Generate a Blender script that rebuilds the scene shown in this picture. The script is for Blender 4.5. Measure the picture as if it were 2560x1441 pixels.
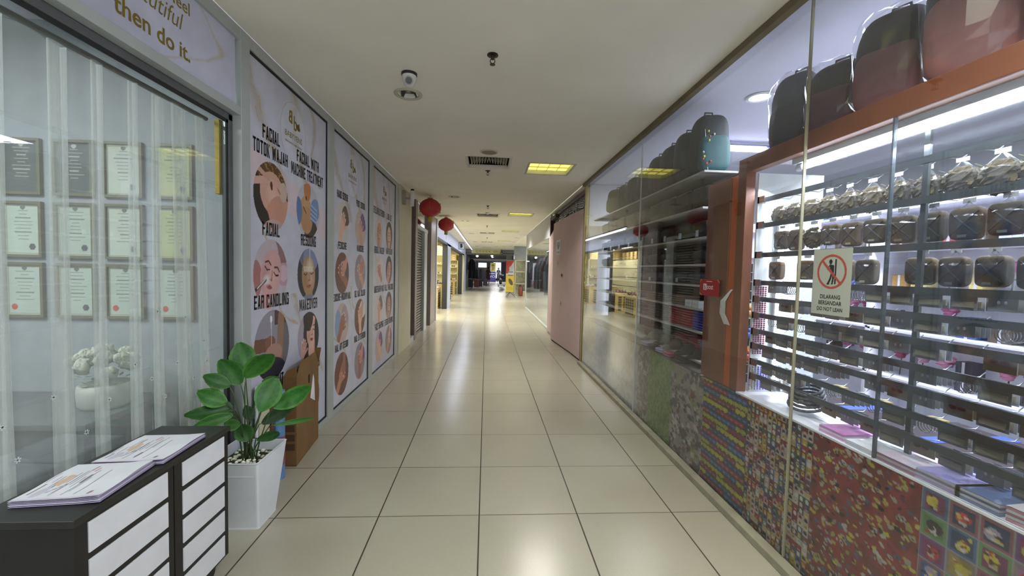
import bpy, math, random
import numpy as np
from mathutils import Vector, Matrix, noise
random.seed(7); np.random.seed(7)
PI = math.pi
S = bpy.context.scene
for o in list(bpy.data.objects): bpy.data.objects.remove(o)
COL = S.collection

# ------------------------------------------------------------------ camera
F = 1009.8; H = 1.4914; YAW, PITCH, ROLL = .0641, -.0442, .0239
cf = Vector((math.sin(YAW)*math.cos(PITCH), math.cos(YAW)*math.cos(PITCH), math.sin(PITCH)))
cr = Vector((math.cos(YAW), -math.sin(YAW), 0)); cu_ = cr.cross(cf)
r2 = cr*math.cos(ROLL)+cu_*math.sin(ROLL); u2 = -cr*math.sin(ROLL)+cu_*math.cos(ROLL)
cam = bpy.data.cameras.new('camera'); co = bpy.data.objects.new('camera', cam); COL.objects.link(co)
co.matrix_world = Matrix(((r2.x, u2.x, -cf.x, 0), (r2.y, u2.y, -cf.y, 0), (r2.z, u2.z, -cf.z, H), (0, 0, 0, 1)))
cam.sensor_width = 36; cam.lens = 36*F/2560; cam.clip_start = .02; cam.clip_end = 200
S.camera = co
S.view_settings.view_transform = 'Standard'; S.view_settings.look = 'None'
S.view_settings.gamma = 1; S.view_settings.use_curve_mapping = False
S.view_settings.exposure = 0.13
# ------------------------------------------------------------------ world (even fill light entering by the end left open behind the camera)
W = bpy.data.worlds.new('world'); S.world = W; W.use_nodes = True
W.node_tree.nodes['Background'].inputs[0].default_value = (.96, .97, 1, 1)
W.node_tree.nodes['Background'].inputs[1].default_value = 1.8

def area(name, loc, size, power, col=(1, 1, 1), rot=(0, 0, 0), spread=PI):
    l = bpy.data.lights.new(name, 'AREA'); l.shape = 'RECTANGLE'; l.size, l.size_y = size
    l.energy = power; l.color = col; l.spread = spread
    o = bpy.data.objects.new(name, l); o.location = loc; o.rotation_euler = rot; COL.objects.link(o); return o
WARM = (1, .93, .72); COOL = (.82, .88, 1)
# troffers along the passage (one lamp below each), one continued above the camera, the rearmost added behind it as fill
for y in (-2.6, .9): area('troffer_light', (.83, y, 2.88), (.55, .55), 36, (1, .97, .9), spread=2.3)
for y in (5.57, 10.2, 14.6, 19.5, 24.5): area('troffer_light', (.83, y, 2.88), (.5, .5), 27 if y < 6 else 37, (1, .96, .9), spread=2.3)
for y in (12.3, 17, 21.5, 26): area('downlight_light', (-.65, y, 2.84), (.12, .12), 30, (1, .97, .9), spread=2.0)
# shop interiors, and fill lamps for the far passage
area('shop_tube_light', (1.69, 1.55, 2.02), (.05, 1.7), 13, COOL, (0, math.radians(12), 0))
for y in (.8, 2.6, 4.6): area('shop_light', (2.6, y, 2.85), (.6, 1.2), 100, COOL)
area('salon_light', (-2.9, .9, 2.8), (1.2, 1.2), 75, (.9, 1, .95))
for y in (12.6, 14.2): area('shoe_shop_light', (-2.6, y, 2.6), (.8, .8), 85, (1, .93, .7))
for y in (17.5, 20, 22.8): area('shoe_shop_light', (-2.7, y, 2.6), (.8, 1.2), 80, (1, .93, .7))
area('strip_light', (-1.02, 18, 2.8), (.05, 12), 40, (.75, .82, 1))
area('far_fill_light', (2.8, 12.5, 2.7), (.6, 4), 260, (1, .98, .92))
area('far_fill_light', (1.6, 47, 2.55), (2, 2), 220, (1, 1, 1))
area('far_fill_light', (-1.5, 46, 2.55), (2, 2), 80, (1, 1, 1))
area('far_fill_light', (.8, 34, 2.55), (1, 3), 70, (1, 1, 1))  # lamp without a fixture, added to lift the dark far passage
area('far_fill_light', (3.6, 20, 2.8), (1, 3), 120, (1, .98, .92))

# ------------------------------------------------------------------ helpers
def lin(h):
    if not isinstance(h, str): return tuple(h)[:3]
    v = [int(h[i:i+2], 16)/255 for i in (0, 2, 4)]
    return tuple(x/12.92 if x <= .04045 else ((x+.055)/1.055)**2.4 for x in v)
MATS = {}
def mat(name, col='808080', rough=.5, metal=0, var=.06, scale=9, bump=0, emit=None, es=0, attr=False, spec=.5, alpha=None, coat=0):
    if name in MATS: return MATS[name]
    m = bpy.data.materials.new(name); m.use_nodes = True; N = m.node_tree.nodes; L = m.node_tree.links
    b = N['Principled BSDF']; b.inputs['Roughness'].default_value = rough; b.inputs['Metallic'].default_value = metal
    b.inputs['Specular IOR Level'].default_value = spec; b.inputs['Coat Weight'].default_value = coat
    c = lin(col)
    if attr:
        a = N.new('ShaderNodeAttribute'); a.attribute_name = 'Col'; base = a.outputs['Color']
    else:
        a = N.new('ShaderNodeRGB'); a.outputs[0].default_value = (*c, 1); base = a.outputs[0]
    tc = N.new('ShaderNodeTexCoord'); nz = N.new('ShaderNodeTexNoise'); nz.inputs['Scale'].default_value = scale; nz.inputs['Detail'].default_value = 4
    L.new(tc.outputs['Object'], nz.inputs['Vector'])
    mr = N.new('ShaderNodeMapRange'); mr.inputs['To Min'].default_value = 1-var; mr.inputs['To Max'].default_value = 1+var
    mr.inputs['From Min'].default_value = .3; mr.inputs['From Max'].default_value = .7
    L.new(nz.outputs['Fac'], mr.inputs['Value'])
    mx = N.new('ShaderNodeVectorMath'); mx.operation = 'SCALE'; L.new(base, mx.inputs[0]); L.new(mr.outputs['Result'], mx.inputs['Scale'])
    L.new(mx.outputs[0], b.inputs['Base Color'])
    if bump:
        bp = N.new('ShaderNodeBump'); bp.inputs['Strength'].default_value = bump; bp.inputs['Distance'].default_value = .01
        L.new(nz.outputs['Fac'], bp.inputs['Height']); L.new(bp.outputs[0], b.inputs['Normal'])
    if emit: b.inputs['Emission Color'].default_value = (*lin(emit), 1); b.inputs['Emission Strength'].default_value = es
    MATS[name] = m; return m
def paint(rough=.6, spec=.3): return mat('painted_%g' % rough, rough=rough, attr=True, var=.05, spec=spec)
def glassmat(name, tint=(.93, .96, .96), base=.05, rough=0, film=0, filmcol=(.9, .9, .95), boost=1.0):
    m = bpy.data.materials.new(name); m.use_nodes = True; N = m.node_tree.nodes; L = m.node_tree.links
    N.clear(); out = N.new('ShaderNodeOutputMaterial'); t = N.new('ShaderNodeBsdfTransparent'); t.inputs[0].default_value = (*tint, 1)
    g = N.new('ShaderNodeBsdfGlossy'); g.inputs['Roughness'].default_value = rough; g.inputs[0].default_value = (.95, .97, 1, 1)
    lw = N.new('ShaderNodeLayerWeight'); lw.inputs[0].default_value = .5
    p = N.new('ShaderNodeMath'); p.operation = 'POWER'; p.inputs[1].default_value = 5.0; L.new(lw.outputs['Facing'], p.inputs[0])
    a = N.new('ShaderNodeMath'); a.operation = 'MULTIPLY_ADD'; a.inputs[1].default_value = boost; a.inputs[2].default_value = base; a.use_clamp = True
    L.new(p.outputs[0], a.inputs[0])
    mx = N.new('ShaderNodeMixShader'); L.new(a.outputs[0], mx.inputs[0]); L.new(g.outputs[0], mx.inputs[2])
    src = t.outputs[0]
    if film:
        d = N.new('ShaderNodeBsdfDiffuse'); d.inputs[0].default_value = (*filmcol, 1)
        m2 = N.new('ShaderNodeMixShader'); m2.inputs[0].default_value = film
        L.new(t.outputs[0], m2.inputs[1]); L.new(d.outputs[0], m2.inputs[2]); src = m2.outputs[0]
    L.new(src, mx.inputs[1]); L.new(mx.outputs[0], out.inputs[0]); return m
GLASS = glassmat('shop_glass', (.965, .98, .98), .055, boost=1.0); GLASSG = glassmat('green_tint_glass', (.955, .965, .96), .05)
FILM = glassmat('plastic_film', (.97, .97, .98), .05, .2, film=.035, filmcol=(.6, .6, .65), boost=.4)
SHEER = glassmat('sheer_curtain', (1, 1, 1), 0, .8, film=.25, filmcol=(.9, .93, .92), boost=.12)

class MB:
    def __init__(s): s.v = []; s.f = []; s.c = []; s.hascol = False
    def add(s, vs, fs, col=None, M=None):
        n = len(s.v)
        s.v += [tuple(M @ Vector(p)) for p in vs] if M is not None else [tuple(p) for p in vs]
        s.f += [tuple(i+n for i in f) for f in fs]
        if col is not None: s.hascol = True; col = lin(col)
        s.c += [col or (.5, .5, .5)]*len(fs); return s
    def box(s, x0, y0, z0, x1, y1, z1, col=None, M=None):
        x0, x1 = sorted((x0, x1)); y0, y1 = sorted((y0, y1)); z0, z1 = sorted((z0, z1))
        return s.add([(x0,y0,z0),(x1,y0,z0),(x1,y1,z0),(x0,y1,z0),(x0,y0,z1),(x1,y0,z1),(x1,y1,z1),(x0,y1,z1)],
              [(0,3,2,1),(4,5,6,7),(0,1,5,4),(1,2,6,5),(2,3,7,6),(3,0,4,7)], col, M)
    def quad(s, a, b, c, d, col=None): return s.add([a, b, c, d], [(0,1,2,3)], col)
    def prism(s, pts, axis, a0, a1, col=None, M=None):
        n = len(pts)
        def put(p, a): return (a, p[0], p[1]) if axis == 'x' else (p[0], a, p[1]) if axis == 'y' else (p[0], p[1], a)
        vs = [put(p, a0) for p in pts]+[put(p, a1) for p in pts]
        return s.add(vs, [tuple(range(n-1, -1, -1)), tuple(range(n, 2*n))]+[(i, (i+1) % n, n+(i+1) % n, n+i) for i in range(n)], col, M)
    def lathe(s, prof, c=(0, 0, 0), n=20, col=None, M=None):
        vs = []; fs = []; k = len(prof)
        for i in range(n):
            a = 2*PI*i/n; vs += [(c[0]+r*math.cos(a), c[1]+r*math.sin(a), c[2]+z) for r, z in prof]
        for i in range(n):
            j = (i+1) % n; fs += [(i*k+q, j*k+q, j*k+q+1, i*k+q+1) for q in range(k-1)]
        return s.add(vs, fs, col, M)
    def cyl(s, p0, p1, r, n=12, r1=None, col=None, cap=True):
        p0 = Vector(p0); p1 = Vector(p1); d = (p1-p0).normalized(); a = d.orthogonal().normalized(); b = d.cross(a); r1 = r if r1 is None else r1
        vs = [tuple(p0+(a*math.cos(t)+b*math.sin(t))*r) for t in [2*PI*i/n for i in range(n)]]+[tuple(p1+(a*math.cos(t)+b*math.sin(t))*r1) for t in [2*PI*i/n for i in range(n)]]
        fs = [(i, (i+1) % n, n+(i+1) % n, n+i) for i in range(n)]
        if cap: fs += [tuple(range(n-1, -1, -1)), tuple(range(n, 2*n))]
        return s.add(vs, fs, col)
    def tube(s, pts, r, n=6, col=None):
        pts = [Vector(p) for p in pts]; vs = []; fs = []; up = None
        for i, p in enumerate(pts):
            d = (pts[min(i+1, len(pts)-1)]-pts[max(i-1, 0)]).normalized()
            a = d.orthogonal().normalized() if up is None else (up-d*up.dot(d)).normalized(); up = a; b = d.cross(a)
            rr = r[i] if isinstance(r, (list, tuple)) else r
            vs += [tuple(p+(a*math.cos(t)+b*math.sin(t))*rr) for t in [2*PI*k/n for k in range(n)]]
        for i in range(len(pts)-1): fs += [(i*n+k, i*n+(k+1) % n, (i+1)*n+(k+1) % n, (i+1)*n+k) for k in range(n)]
        fs += [tuple(range(n-1, -1, -1)), tuple(range(len(vs)-n, len(vs)))]
        return s.add(vs, fs, col)
    def sell(s, c, r, e=1.0, e2=None, n=16, m=10, nz=0, ns=6, col=None, M=None, seed=0):
        # superellipsoid, e<1 boxier
        e2 = e2 or e; sg = lambda w, p: math.copysign(abs(w)**p, w); vs = []; fs = []
        for i in range(m+1):
            t = -PI/2+PI*i/m
            for j in range(n):
                a = 2*PI*j/n
                p = Vector((sg(math.cos(t), e2)*sg(math.cos(a), e), sg(math.cos(t), e2)*sg(math.sin(a), e), sg(math.sin(t), e2)))
                k = 1+(nz*noise.noise(p*ns/3+Vector((seed, seed*.7, 0))) if nz else 0)
                vs.append((c[0]+p.x*r[0]*k, c[1]+p.y*r[1]*k, c[2]+p.z*r[2]*k))
        for i in range(m): fs += [(i*n+j, i*n+(j+1) % n, (i+1)*n+(j+1) % n, (i+1)*n+j) for j in range(n)]
        return s.add(vs, fs, col, M)
    def text(s, txt, size, org, ux, uy, sx=1, bold=0, col=None, align='CENTER'):
        key = (txt, bold, align)
        if key not in TXT:
            c = bpy.data.curves.new('t', 'FONT'); c.body = txt; c.size = 1; c.offset = bold; c.align_x = align; c.align_y = 'CENTER'; c.resolution_u = 3
            o = bpy.data.objects.new('t', c); me = bpy.data.meshes.new_from_object(o)
            TXT[key] = ([tuple(v.co) for v in me.vertices], [tuple(p.vertices) for p in me.polygons])
            bpy.data.objects.remove(o); bpy.data.meshes.remove(me); bpy.data.curves.remove(c)
        vs, fs = TXT[key]; org = Vector(org); ux = Vector(ux); uy = Vector(uy)
        return s.add([tuple(org+ux*(v[0]*size*sx)+uy*(v[1]*size)) for v in vs], fs, col)
    def build(s, name, m, parent=None, smooth=False, bevel=0, loc=None):
        me = bpy.data.meshes.new(name); me.from_pydata(s.v, [], s.f); me.update()
        if s.hascol:
            at = me.color_attributes.new('Col', 'FLOAT_COLOR', 'CORNER')
            cols = np.concatenate([np.tile((*s.c[i], 1.0), (len(f), 1)) for i, f in enumerate(s.f)]).astype(np.float32)
            at.data.foreach_set('color', cols.ravel())
        if smooth: me.polygons.foreach_set('use_smooth', [True]*len(me.polygons))
        me.materials.append(m); o = bpy.data.objects.new(name, me); COL.objects.link(o)
        if parent: o.parent = parent
        if loc: o.location = loc
        if bevel:
            b = o.modifiers.new('bevel', 'BEVEL'); b.width = bevel; b.segments = 2; b.limit_method = 'ANGLE'
        return o
TXT = {}
def _fonts():
    t, q = .35, .17; v = lambda x, y0=0, y1=1: [(x, y0), (x+t, y0), (x+t, y1), (x, y1)]; h = lambda y, x0=0, x1=1: [(x0, y), (x1, y), (x1, y+q), (x0, y+q)]
    L_, R_, T_, B_, M_ = v(0), v(1-t), h(1-q), h(0), h(.43); D = {}
    D['A'] = [[(0, 0), (t, 0), (.60, 1), (.32, 1)], [(1-t, 0), (1, 0), (.68, 1), (.40, 1)], h(.2, .18, .82)]
    D['B'] = [L_, v(.63, .06, .46), v(.63, .54, .94), h(0, 0, .9), h(.43, 0, .9), h(1-q, 0, .9)]; D['C'] = [L_, h(0, .1, .95), h(1-q, .1, .95), v(1-t, .05, .36), v(1-t, .64, .95)]
    D['D'] = [L_, v(1-t, .06, .94), h(0, 0, .88), h(1-q, 0, .88)]; D['E'] = [L_, T_, B_, h(.43, 0, .85)]; D['F'] = [L_, T_, h(.43, 0, .85)]
    D['G'] = D['C']+[v(1-t, 0, .5), h(.37, .5, 1)]; D['H'] = [L_, R_, M_]; D['I'] = [v(.35)]; D['J'] = [v(1-t, .06, 1), h(0, .08, .9), v(0, .05, .35)]
    D['K'] = [L_, [(.2, .38), (.45, .62), (1, 1), (.68, 1)], [(.25, .55), (.45, .66), (1, 0), (.66, 0)]]; D['L'] = [L_, B_]
    D['M'] = [[(0, 0), (.24, 0), (.24, 1), (0, 1)], [(.76, 0), (1, 0), (1, 1), (.76, 1)], [(.1, 1), (.32, 1), (.58, .15), (.42, .15)], [(.68, 1), (.9, 1), (.58, .15), (.42, .15)]]
    D['N'] = [L_, R_, [(0, 1), (.28, 1), (1, 0), (.72, 0)]]; D['O'] = [v(0, .05, .95), v(1-t, .05, .95), h(0, .1, .9), h(1-q, .1, .9)]; D['P'] = [L_, v(.63, .45, .94), h(.40, 0, .9), h(1-q, 0, .9)]
    D['R'] = [L_, v(.63, .5, .94), h(.43, 0, .9), h(1-q, 0, .9), v(.63, 0, .46)]; D['S'] = [v(0, .5, .95), v(1-t, .05, .5), h(0, .05, .92), h(.43, .05, .95), h(1-q, .08, .95), v(0, .05, .3), v(1-t, .7, .95)]
    D['T'] = [T_, v(.35)]; D['U'] = [v(0, .05, 1), v(1-t, .05, 1), h(0, .1, .9)]; D['V'] = [[(0, 1), (t, 1), (.62, 0), (.38, 0)], [(1-t, 1), (1, 1), (.62, 0), (.38, 0)]]
    D['W'] = [[(0, 1), (.24, 1), (.36, 0), (.16, 0)], [(.76, 1), (1, 1), (.84, 0), (.64, 0)], [(.38, .9), (.62, .9), (.36, 0), (.2, 0)], [(.38, .9), (.62, .9), (.8, 0), (.64, 0)]]
    D['X'] = [[(0, 0), (.32, 0), (1, 1), (.68, 1)], [(0, 1), (.32, 1), (1, 0), (.68, 0)]]; D['Y'] = [[(0, 1), (t, 1), (.65, .42), (.42, .42)], [(1-t, 1), (1, 1), (.6, .42), (.35, .42)], v(.35, 0, .5)]
    D['-'] = [h(.38, .1, .9)]; D[' '] = []; return D
BLOCK = _fonts(); WID = {'M': 1.35, 'W': 1.45, 'I': .45, ' ': .5}
def blocktext(mb, txt, h, org, ux, uy, k=.40):
    tot = sum(WID.get(c, 1)*k*h+.07*h for c in txt); x = -tot/2; org, ux, uy = Vector(org), Vector(ux), Vector(uy)
    for c in txt:
        w = WID.get(c, 1)*k*h
        for pl in BLOCK[c]:
            a, b = (pl, None); fx = (lambda q: (q-.35)/.3 if c == 'I' else q)
            mb.add([org+ux*(x+w*fx(p[0]))+uy*(h*(p[1]-.5)) for p in pl], [tuple(range(len(pl)))])
        x += w+.07*h
    return mb
def tag(o, label=None, cat=None, group=None, kind=None):
    if label: o['label'] = label
    if cat: o['category'] = cat
    if group: o['group'] = group
    if kind: o['kind'] = kind
    return o
def thing(name, label, cat, loc=(0, 0, 0), rz=0, group=None):
    o = bpy.data.objects.new(name, None); COL.objects.link(o); o.location = loc; o.rotation_euler = (0, 0, rz); o.empty_display_size = .05
    return tag(o, label, cat, group)
def struct(name, mb, m, parent=None, **k):
    o = mb.build(name, m, parent, **k)
    if parent is None: o['kind'] = 'structure'
    return o
def dup(root, loc, rz, label, group=None, scale=None):
    r = root.copy(); COL.objects.link(r); r.location = loc; r.rotation_euler = (root.rotation_euler.x, root.rotation_euler.y, rz); r['label'] = label
    if group: r['group'] = group
    if scale: r.scale = scale
    for ch in list(root.children):
        c = ch.copy(); COL.objects.link(c); c.parent = r
        for g in list(ch.children): d = g.copy(); COL.objects.link(d); d.parent = c
    return r
ORD = ['first', 'second', 'third', 'fourth', 'fifth', 'sixth', 'seventh', 'eighth', 'ninth', 'tenth', 'eleventh', 'twelfth', 'thirteenth', 'fourteenth', 'fifteenth', 'sixteenth', 'seventeenth', 'eighteenth', 'nineteenth', 'twentieth']

# painter: a picture in metres that becomes the colours of a fine grid mesh (prints, posters, wrapping paper)
class Pic:
    def __init__(s, w, h, res, bg='ffffff'):
        s.w, s.h = w, h; s.nx = max(2, int(w/res)+1); s.ny = max(2, int(h/res)+1)
        s.X, s.Y = np.meshgrid(np.linspace(0, w, s.nx), np.linspace(0, h, s.ny)); s.I = np.empty((s.ny, s.nx, 3)); s.I[:] = lin(bg); s.clip = None
    def mix(s, a, col):
        if s.clip is not None: a = a*s.clip
        s.I += (np.array(lin(col))-s.I)*a[..., None]
    def ell(s, cx, cy, rx, ry, col, rot=0, soft=.0, al=1):
        c, t = math.cos(rot), math.sin(rot); dx = s.X-cx; dy = s.Y-cy
        d = np.sqrt(((dx*c+dy*t)/rx)**2+((-dx*t+dy*c)/ry)**2)
        s.mix((d <= 1)*al if not soft else np.clip((1-d)/soft, 0, 1)*al, col)
    def mask(s, cx, cy, rx, ry): return (((s.X-cx)/rx)**2+((s.Y-cy)/ry)**2 <= 1).astype(float)
    def rect(s, x0, y0, x1, y1, col, al=1): s.mix(((s.X >= x0)&(s.X <= x1)&(s.Y >= y0)&(s.Y <= y1))*al, col)
    def poly(s, pts, col, al=1):
        ins = np.zeros(s.X.shape, bool); n = len(pts)
        for i in range(n):
            x0, y0 = pts[i]; x1, y1 = pts[(i+1) % n]
            if y0 == y1: continue
            ins ^= ((s.Y < y0) != (s.Y < y1)) & (s.X < (x1-x0)*(s.Y-y0)/(y1-y0)+x0)
        s.mix(ins*float(al), col)
    def line(s, pts, w, col, soft=0, al=1):
        for (x0, y0), (x1, y1) in zip(pts[:-1], pts[1:]):
            L2 = (x1-x0)**2+(y1-y0)**2+1e-12; t = np.clip(((s.X-x0)*(x1-x0)+(s.Y-y0)*(y1-y0))/L2, 0, 1)
            d = np.hypot(s.X-x0-t*(x1-x0), s.Y-y0-t*(y1-y0)); s.mix((d < w/2)*al if not soft else np.clip((w/2+soft-d)/soft, 0, 1)*al, col)
    def noise(s, sc, seed=0, oct=4):
        out = np.zeros(s.X.shape); rng = np.random.RandomState(seed); a = 1
        for o in range(oct):
            g = rng.rand(64, 64); x = s.X*sc*2**o % 63; y = s.Y*sc*2**o % 63; xi = x.astype(int); yi = y.astype(int); fx = x-xi; fy = y-yi
            fx = fx*fx*(3-2*fx); fy = fy*fy*(3-2*fy); x1 = (xi+1) % 64; y1 = (yi+1) % 64
            out += a*((g[yi, xi]*(1-fx)+g[yi, x1]*fx)*(1-fy)+(g[y1, xi]*(1-fx)+g[y1, x1]*fx)*fy); a *= .5
        return out/1.9
    def build(s, name, org, ux, uy, m=None, parent=None):
        org = np.array(org, float); ux = np.array(ux, float); uy = np.array(uy, float)
        V = org+s.X[..., None]*ux+s.Y[..., None]*uy; nx, ny = s.nx, s.ny
        me = bpy.data.meshes.new(name); me.vertices.add(nx*ny); me.vertices.foreach_set('co', V.astype(np.float32).ravel())
        i = np.arange(nx*ny).reshape(ny, nx); q = np.stack([i[:-1, :-1], i[:-1, 1:], i[1:, 1:], i[1:, :-1]], -1).reshape(-1, 4)
        nf = len(q); me.loops.add(nf*4); me.loops.foreach_set('vertex_index', q.ravel().astype(np.int32)); me.polygons.add(nf)
        me.polygons.foreach_set('loop_start', np.arange(0, nf*4, 4, dtype=np.int32)); me.update(calc_edges=True)
        at = me.color_attributes.new('Col', 'FLOAT_COLOR', 'POINT')
        at.data.foreach_set('color', np.concatenate([np.clip(s.I, 0, 1), np.ones((ny, nx, 1))], -1).astype(np.float32).ravel())
        me.materials.append(m or paint(.45)); o = bpy.data.objects.new(name, me); COL.objects.link(o); o.parent = parent; return o

# ------------------------------------------------------------------ materials
def floor_mat():
    m = bpy.data.materials.new('floor_tiles'); m.use_nodes = True; N = m.node_tree.nodes; L = m.node_tree.links; b = N['Principled BSDF']
    tc = N.new('ShaderNodeTexCoord'); sp = N.new('ShaderNodeSeparateXYZ'); L.new(tc.outputs['Object'], sp.inputs[0])
    def mth(op, a, b_=None, c=None):
        n = N.new('ShaderNodeMath'); n.operation = op
        for k, q in enumerate((a, b_, c)):
            if q is None: continue
            if isinstance(q, (int, float)): n.inputs[k].default_value = q
            else: L.new(q, n.inputs[k])
        return n.outputs[0]
    res = []
    for ax, off, w in (('X', .0126, .004), ('Y', -2.395, .0036)):
        t = mth('DIVIDE', mth('ADD', sp.outputs[ax], off), .6); fr = mth('FRACT', t); d = mth('MINIMUM', fr, mth('SUBTRACT', 1.0, fr))
        res.append((mth('FLOOR', t), mth('LESS_THAN', d, w/.6)))
    cell = N.new('ShaderNodeCombineXYZ'); L.new(res[0][0], cell.inputs[0]); L.new(res[1][0], cell.inputs[1])
    wn = N.new('ShaderNodeTexWhiteNoise'); L.new(cell.outputs[0], wn.inputs['Vector'])
    nz = N.new('ShaderNodeTexNoise'); nz.inputs['Scale'].default_value = 2.5; nz.inputs['Detail'].default_value = 3; L.new(tc.outputs['Object'], nz.inputs['Vector'])
    n2 = N.new('ShaderNodeTexNoise'); n2.inputs['Scale'].default_value = 90; n2.inputs['Detail'].default_value = 3; L.new(tc.outputs['Object'], n2.inputs['Vector'])
    k = mth('MULTIPLY_ADD', wn.outputs['Value'], .07, mth('MULTIPLY_ADD', nz.outputs['Fac'], .10, mth('MULTIPLY_ADD', n2.outputs['Fac'], .10, .84)))
    rgb = N.new('ShaderNodeRGB'); rgb.outputs[0].default_value = (*lin('a29e8e'), 1)
    sc = N.new('ShaderNodeVectorMath'); sc.operation = 'SCALE'; L.new(rgb.outputs[0], sc.inputs[0]); L.new(k, sc.inputs['Scale'])
    j = mth('MAXIMUM', res[0][1], mth('MULTIPLY', res[1][1], .8))
    mx = N.new('ShaderNodeMix'); mx.data_type = 'RGBA'; L.new(j, mx.inputs['Factor']); L.new(sc.outputs[0], mx.inputs['A']); mx.inputs['B'].default_value = (*lin('3a3328'), 1)
    L.new(mx.outputs['Result'], b.inputs['Base Color'])
    L.new(mth('MULTIPLY_ADD', j, .4, mth('MULTIPLY_ADD', nz.outputs['Fac'], .04, .21)), b.inputs['Roughness'])
    b.inputs['Specular IOR Level'].default_value = .5; return m
ALU = mat('aluminium', 'adb2b2', .5, .3, .05, 4, .05)
ALUD = mat('dark_aluminium', '5d5f60', .45, .4, .08, 4)
BLK = mat('black_plastic', '141414', .45); WHT = mat('white_plastic', 'd6d8da', .4); GASK = mat('black_rubber_seal', '0c0c0c', .6)
CEIL = mat('ceiling_plaster', 'e0ddd2', .9, 0, .05, 1.3, .03); CEILW = mat('shop_ceiling', 'c8c8d6', .9, 0, .04, 1.5)
WALLW = mat('white_wall', 'c9cbcf', .8); GREYW = mat('salon_wall', '9ca1a8', .85)
TIMB = mat('red_brown_timber', '703f28', .5, 0, .12, 6, .1); ORNG = mat('orange_timber', 'b8541f', .5, 0, .1, 6, .1)
PINK = mat('pink_board', 'c6adaf', .7, 0, .05, 2, .05); CHROME = mat('chrome', 'b9bcc0', .22, 1, .05)
TUBE = mat('lit_tube', 'ffffff', .5, emit='eaf0ff', es=16); GOLD = mat('gold_print', '8f7a33', .35, .6)

# ------------------------------------------------------------------ setting
def holed(x0, y0, x1, y1, z, holes, up=False):
    xs = sorted({x0, x1, *[h[0] for h in holes], *[h[2] for h in holes]}); ys = sorted({y0, y1, *[h[1] for h in holes], *[h[3] for h in holes]}); b = MB()
    for i in range(len(xs)-1):
        for j in range(len(ys)-1):
            cx, cy = (xs[i]+xs[i+1])/2, (ys[j]+ys[j+1])/2
            if not any(h[0] < cx < h[2] and h[1] < cy < h[3] for h in holes): b.box(xs[i], ys[j], z, xs[i+1], ys[j+1], z+.03)
    return b
CZ = 2.89
TROF = [-2.6, .9, 5.57, 10.2, 14.6, 19.5, 24.5]; DIFF = [5.34, 10.5, 15.6, 20.6, 25.6]
DOWN = [(-.66, 3.37), (-.65, 7.97), (-.65, 11.9), (-.62, 16), (-.6, 20.5), (-.6, 24.5), (1.28, 17.5), (1.3, 20)]
holes = [(.54, y-.29, 1.12, y+.29) for y in TROF]+[(-.26, y-.25, .26, y+.25) for y in DIFF]+[(x-.065, y-.065, x+.065, y+.065) for x, y in DOWN]
struct('floor', MB().box(-6, -3, -.05, 8, 62, 0), floor_mat())
struct('ceiling', holed(-1.48, -3, 1.52, 28, CZ, holes), CEIL)
struct('ceiling_salon', MB().box(-4.2, -2, CZ, -1.5, 7, CZ+.03), CEILW)
struct('ceiling_accessory_shop', MB().box(1.54, -3, CZ, 6, 6.5, CZ+.03), CEILW)
struct('ceiling_shoe_shop', MB().box(-4.6, 7, CZ, -1.5, 29, CZ+.03), CEILW)
struct('ceiling_glass_shop', MB().box(1.54, 6.5, CZ, 7, 28.0, CZ+.03), CEIL)
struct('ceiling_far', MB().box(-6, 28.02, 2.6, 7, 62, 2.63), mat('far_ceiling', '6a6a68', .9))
# dirty brown cornice strip in the ceiling groove along the right shop front
struct('trim_1', MB().box(1.50, -3, CZ-.045, 1.545, 6.42, CZ-.003), mat('brown_cornice', '6b6149', .8, 0, .2, 5, .2))
# left salon shell
struct('wall_left_back', MB().box(-4.2, -2, 0, -4.15, 7, CZ), GREYW)
struct('wall_left_partition', MB().box(-4.15, 2.6, 0, -1.60, 2.66, CZ-.002), GREYW)
struct('wall_left_rear', MB().box(-4.15, -2, 0, -1.6, -1.95, CZ-.002), GREYW)
# left aluminium frames
L0 = -1.48
def lbox(y0, z0, y1, z1, x0=L0, d=.05): return MB().box(x0-d, y0, z0, x0, y1, z1)
fr = MB()
for y0, y1 in ((2.555, 2.645), (3.89, 4.035), (5.235, 5.39), (6.70, 6.93)): fr.box(L0-.09, y0, 0, L0, y1, CZ-.002)
fr.box(L0-.09, -2, 2.815, L0-.001, 6.93, CZ-.002); fr.box(L0-.09, 2.64, 0, L0-.001, 6.93, .055)
fr.box(L0-.11, -2, 2.375, L0-.002, 2.56, 2.425)
struct('trim_2', fr, ALU, bevel=.002)
gk = MB()
for y0, y1 in ((2.645, 3.89), (4.035, 5.235), (5.39, 6.70)):
    gk.box(L0-.03, y1-.014, .055, L0-.012, y1, 2.815); gk.box(L0-.03, y0, .055, L0-.012, y1, .07); gk.box(L0-.03, y0, 2.80, L0-.012, y1, 2.815)
struct('trim_3', gk, GASK)
# recessed salon window
w1 = thing('window_1', None, None, (0, 0, 0)); w1['kind'] = 'structure'
MB().box(-1.549, -2, .03, -1.541, 2.50, 2.36).build('glass', GLASSG, w1)
f = MB(); f.box(-1.57, -2, 2.335, -1.53, 2.552, 2.375); f.box(-1.57, 2.515, 0, -1.53, 2.553, 2.37); f.box(-1.57, -2, 0, -1.53, 2.553, .05)
f.build('window_frame', ALUD, w1, bevel=.002)
f = MB(); f.box(-1.538, -2, 2.315, -1.532, 2.515, 2.335); f.box(-1.538, 2.497, .05, -1.532, 2.513, 2.33); f.build('window_seal', GASK, w1)
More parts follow.
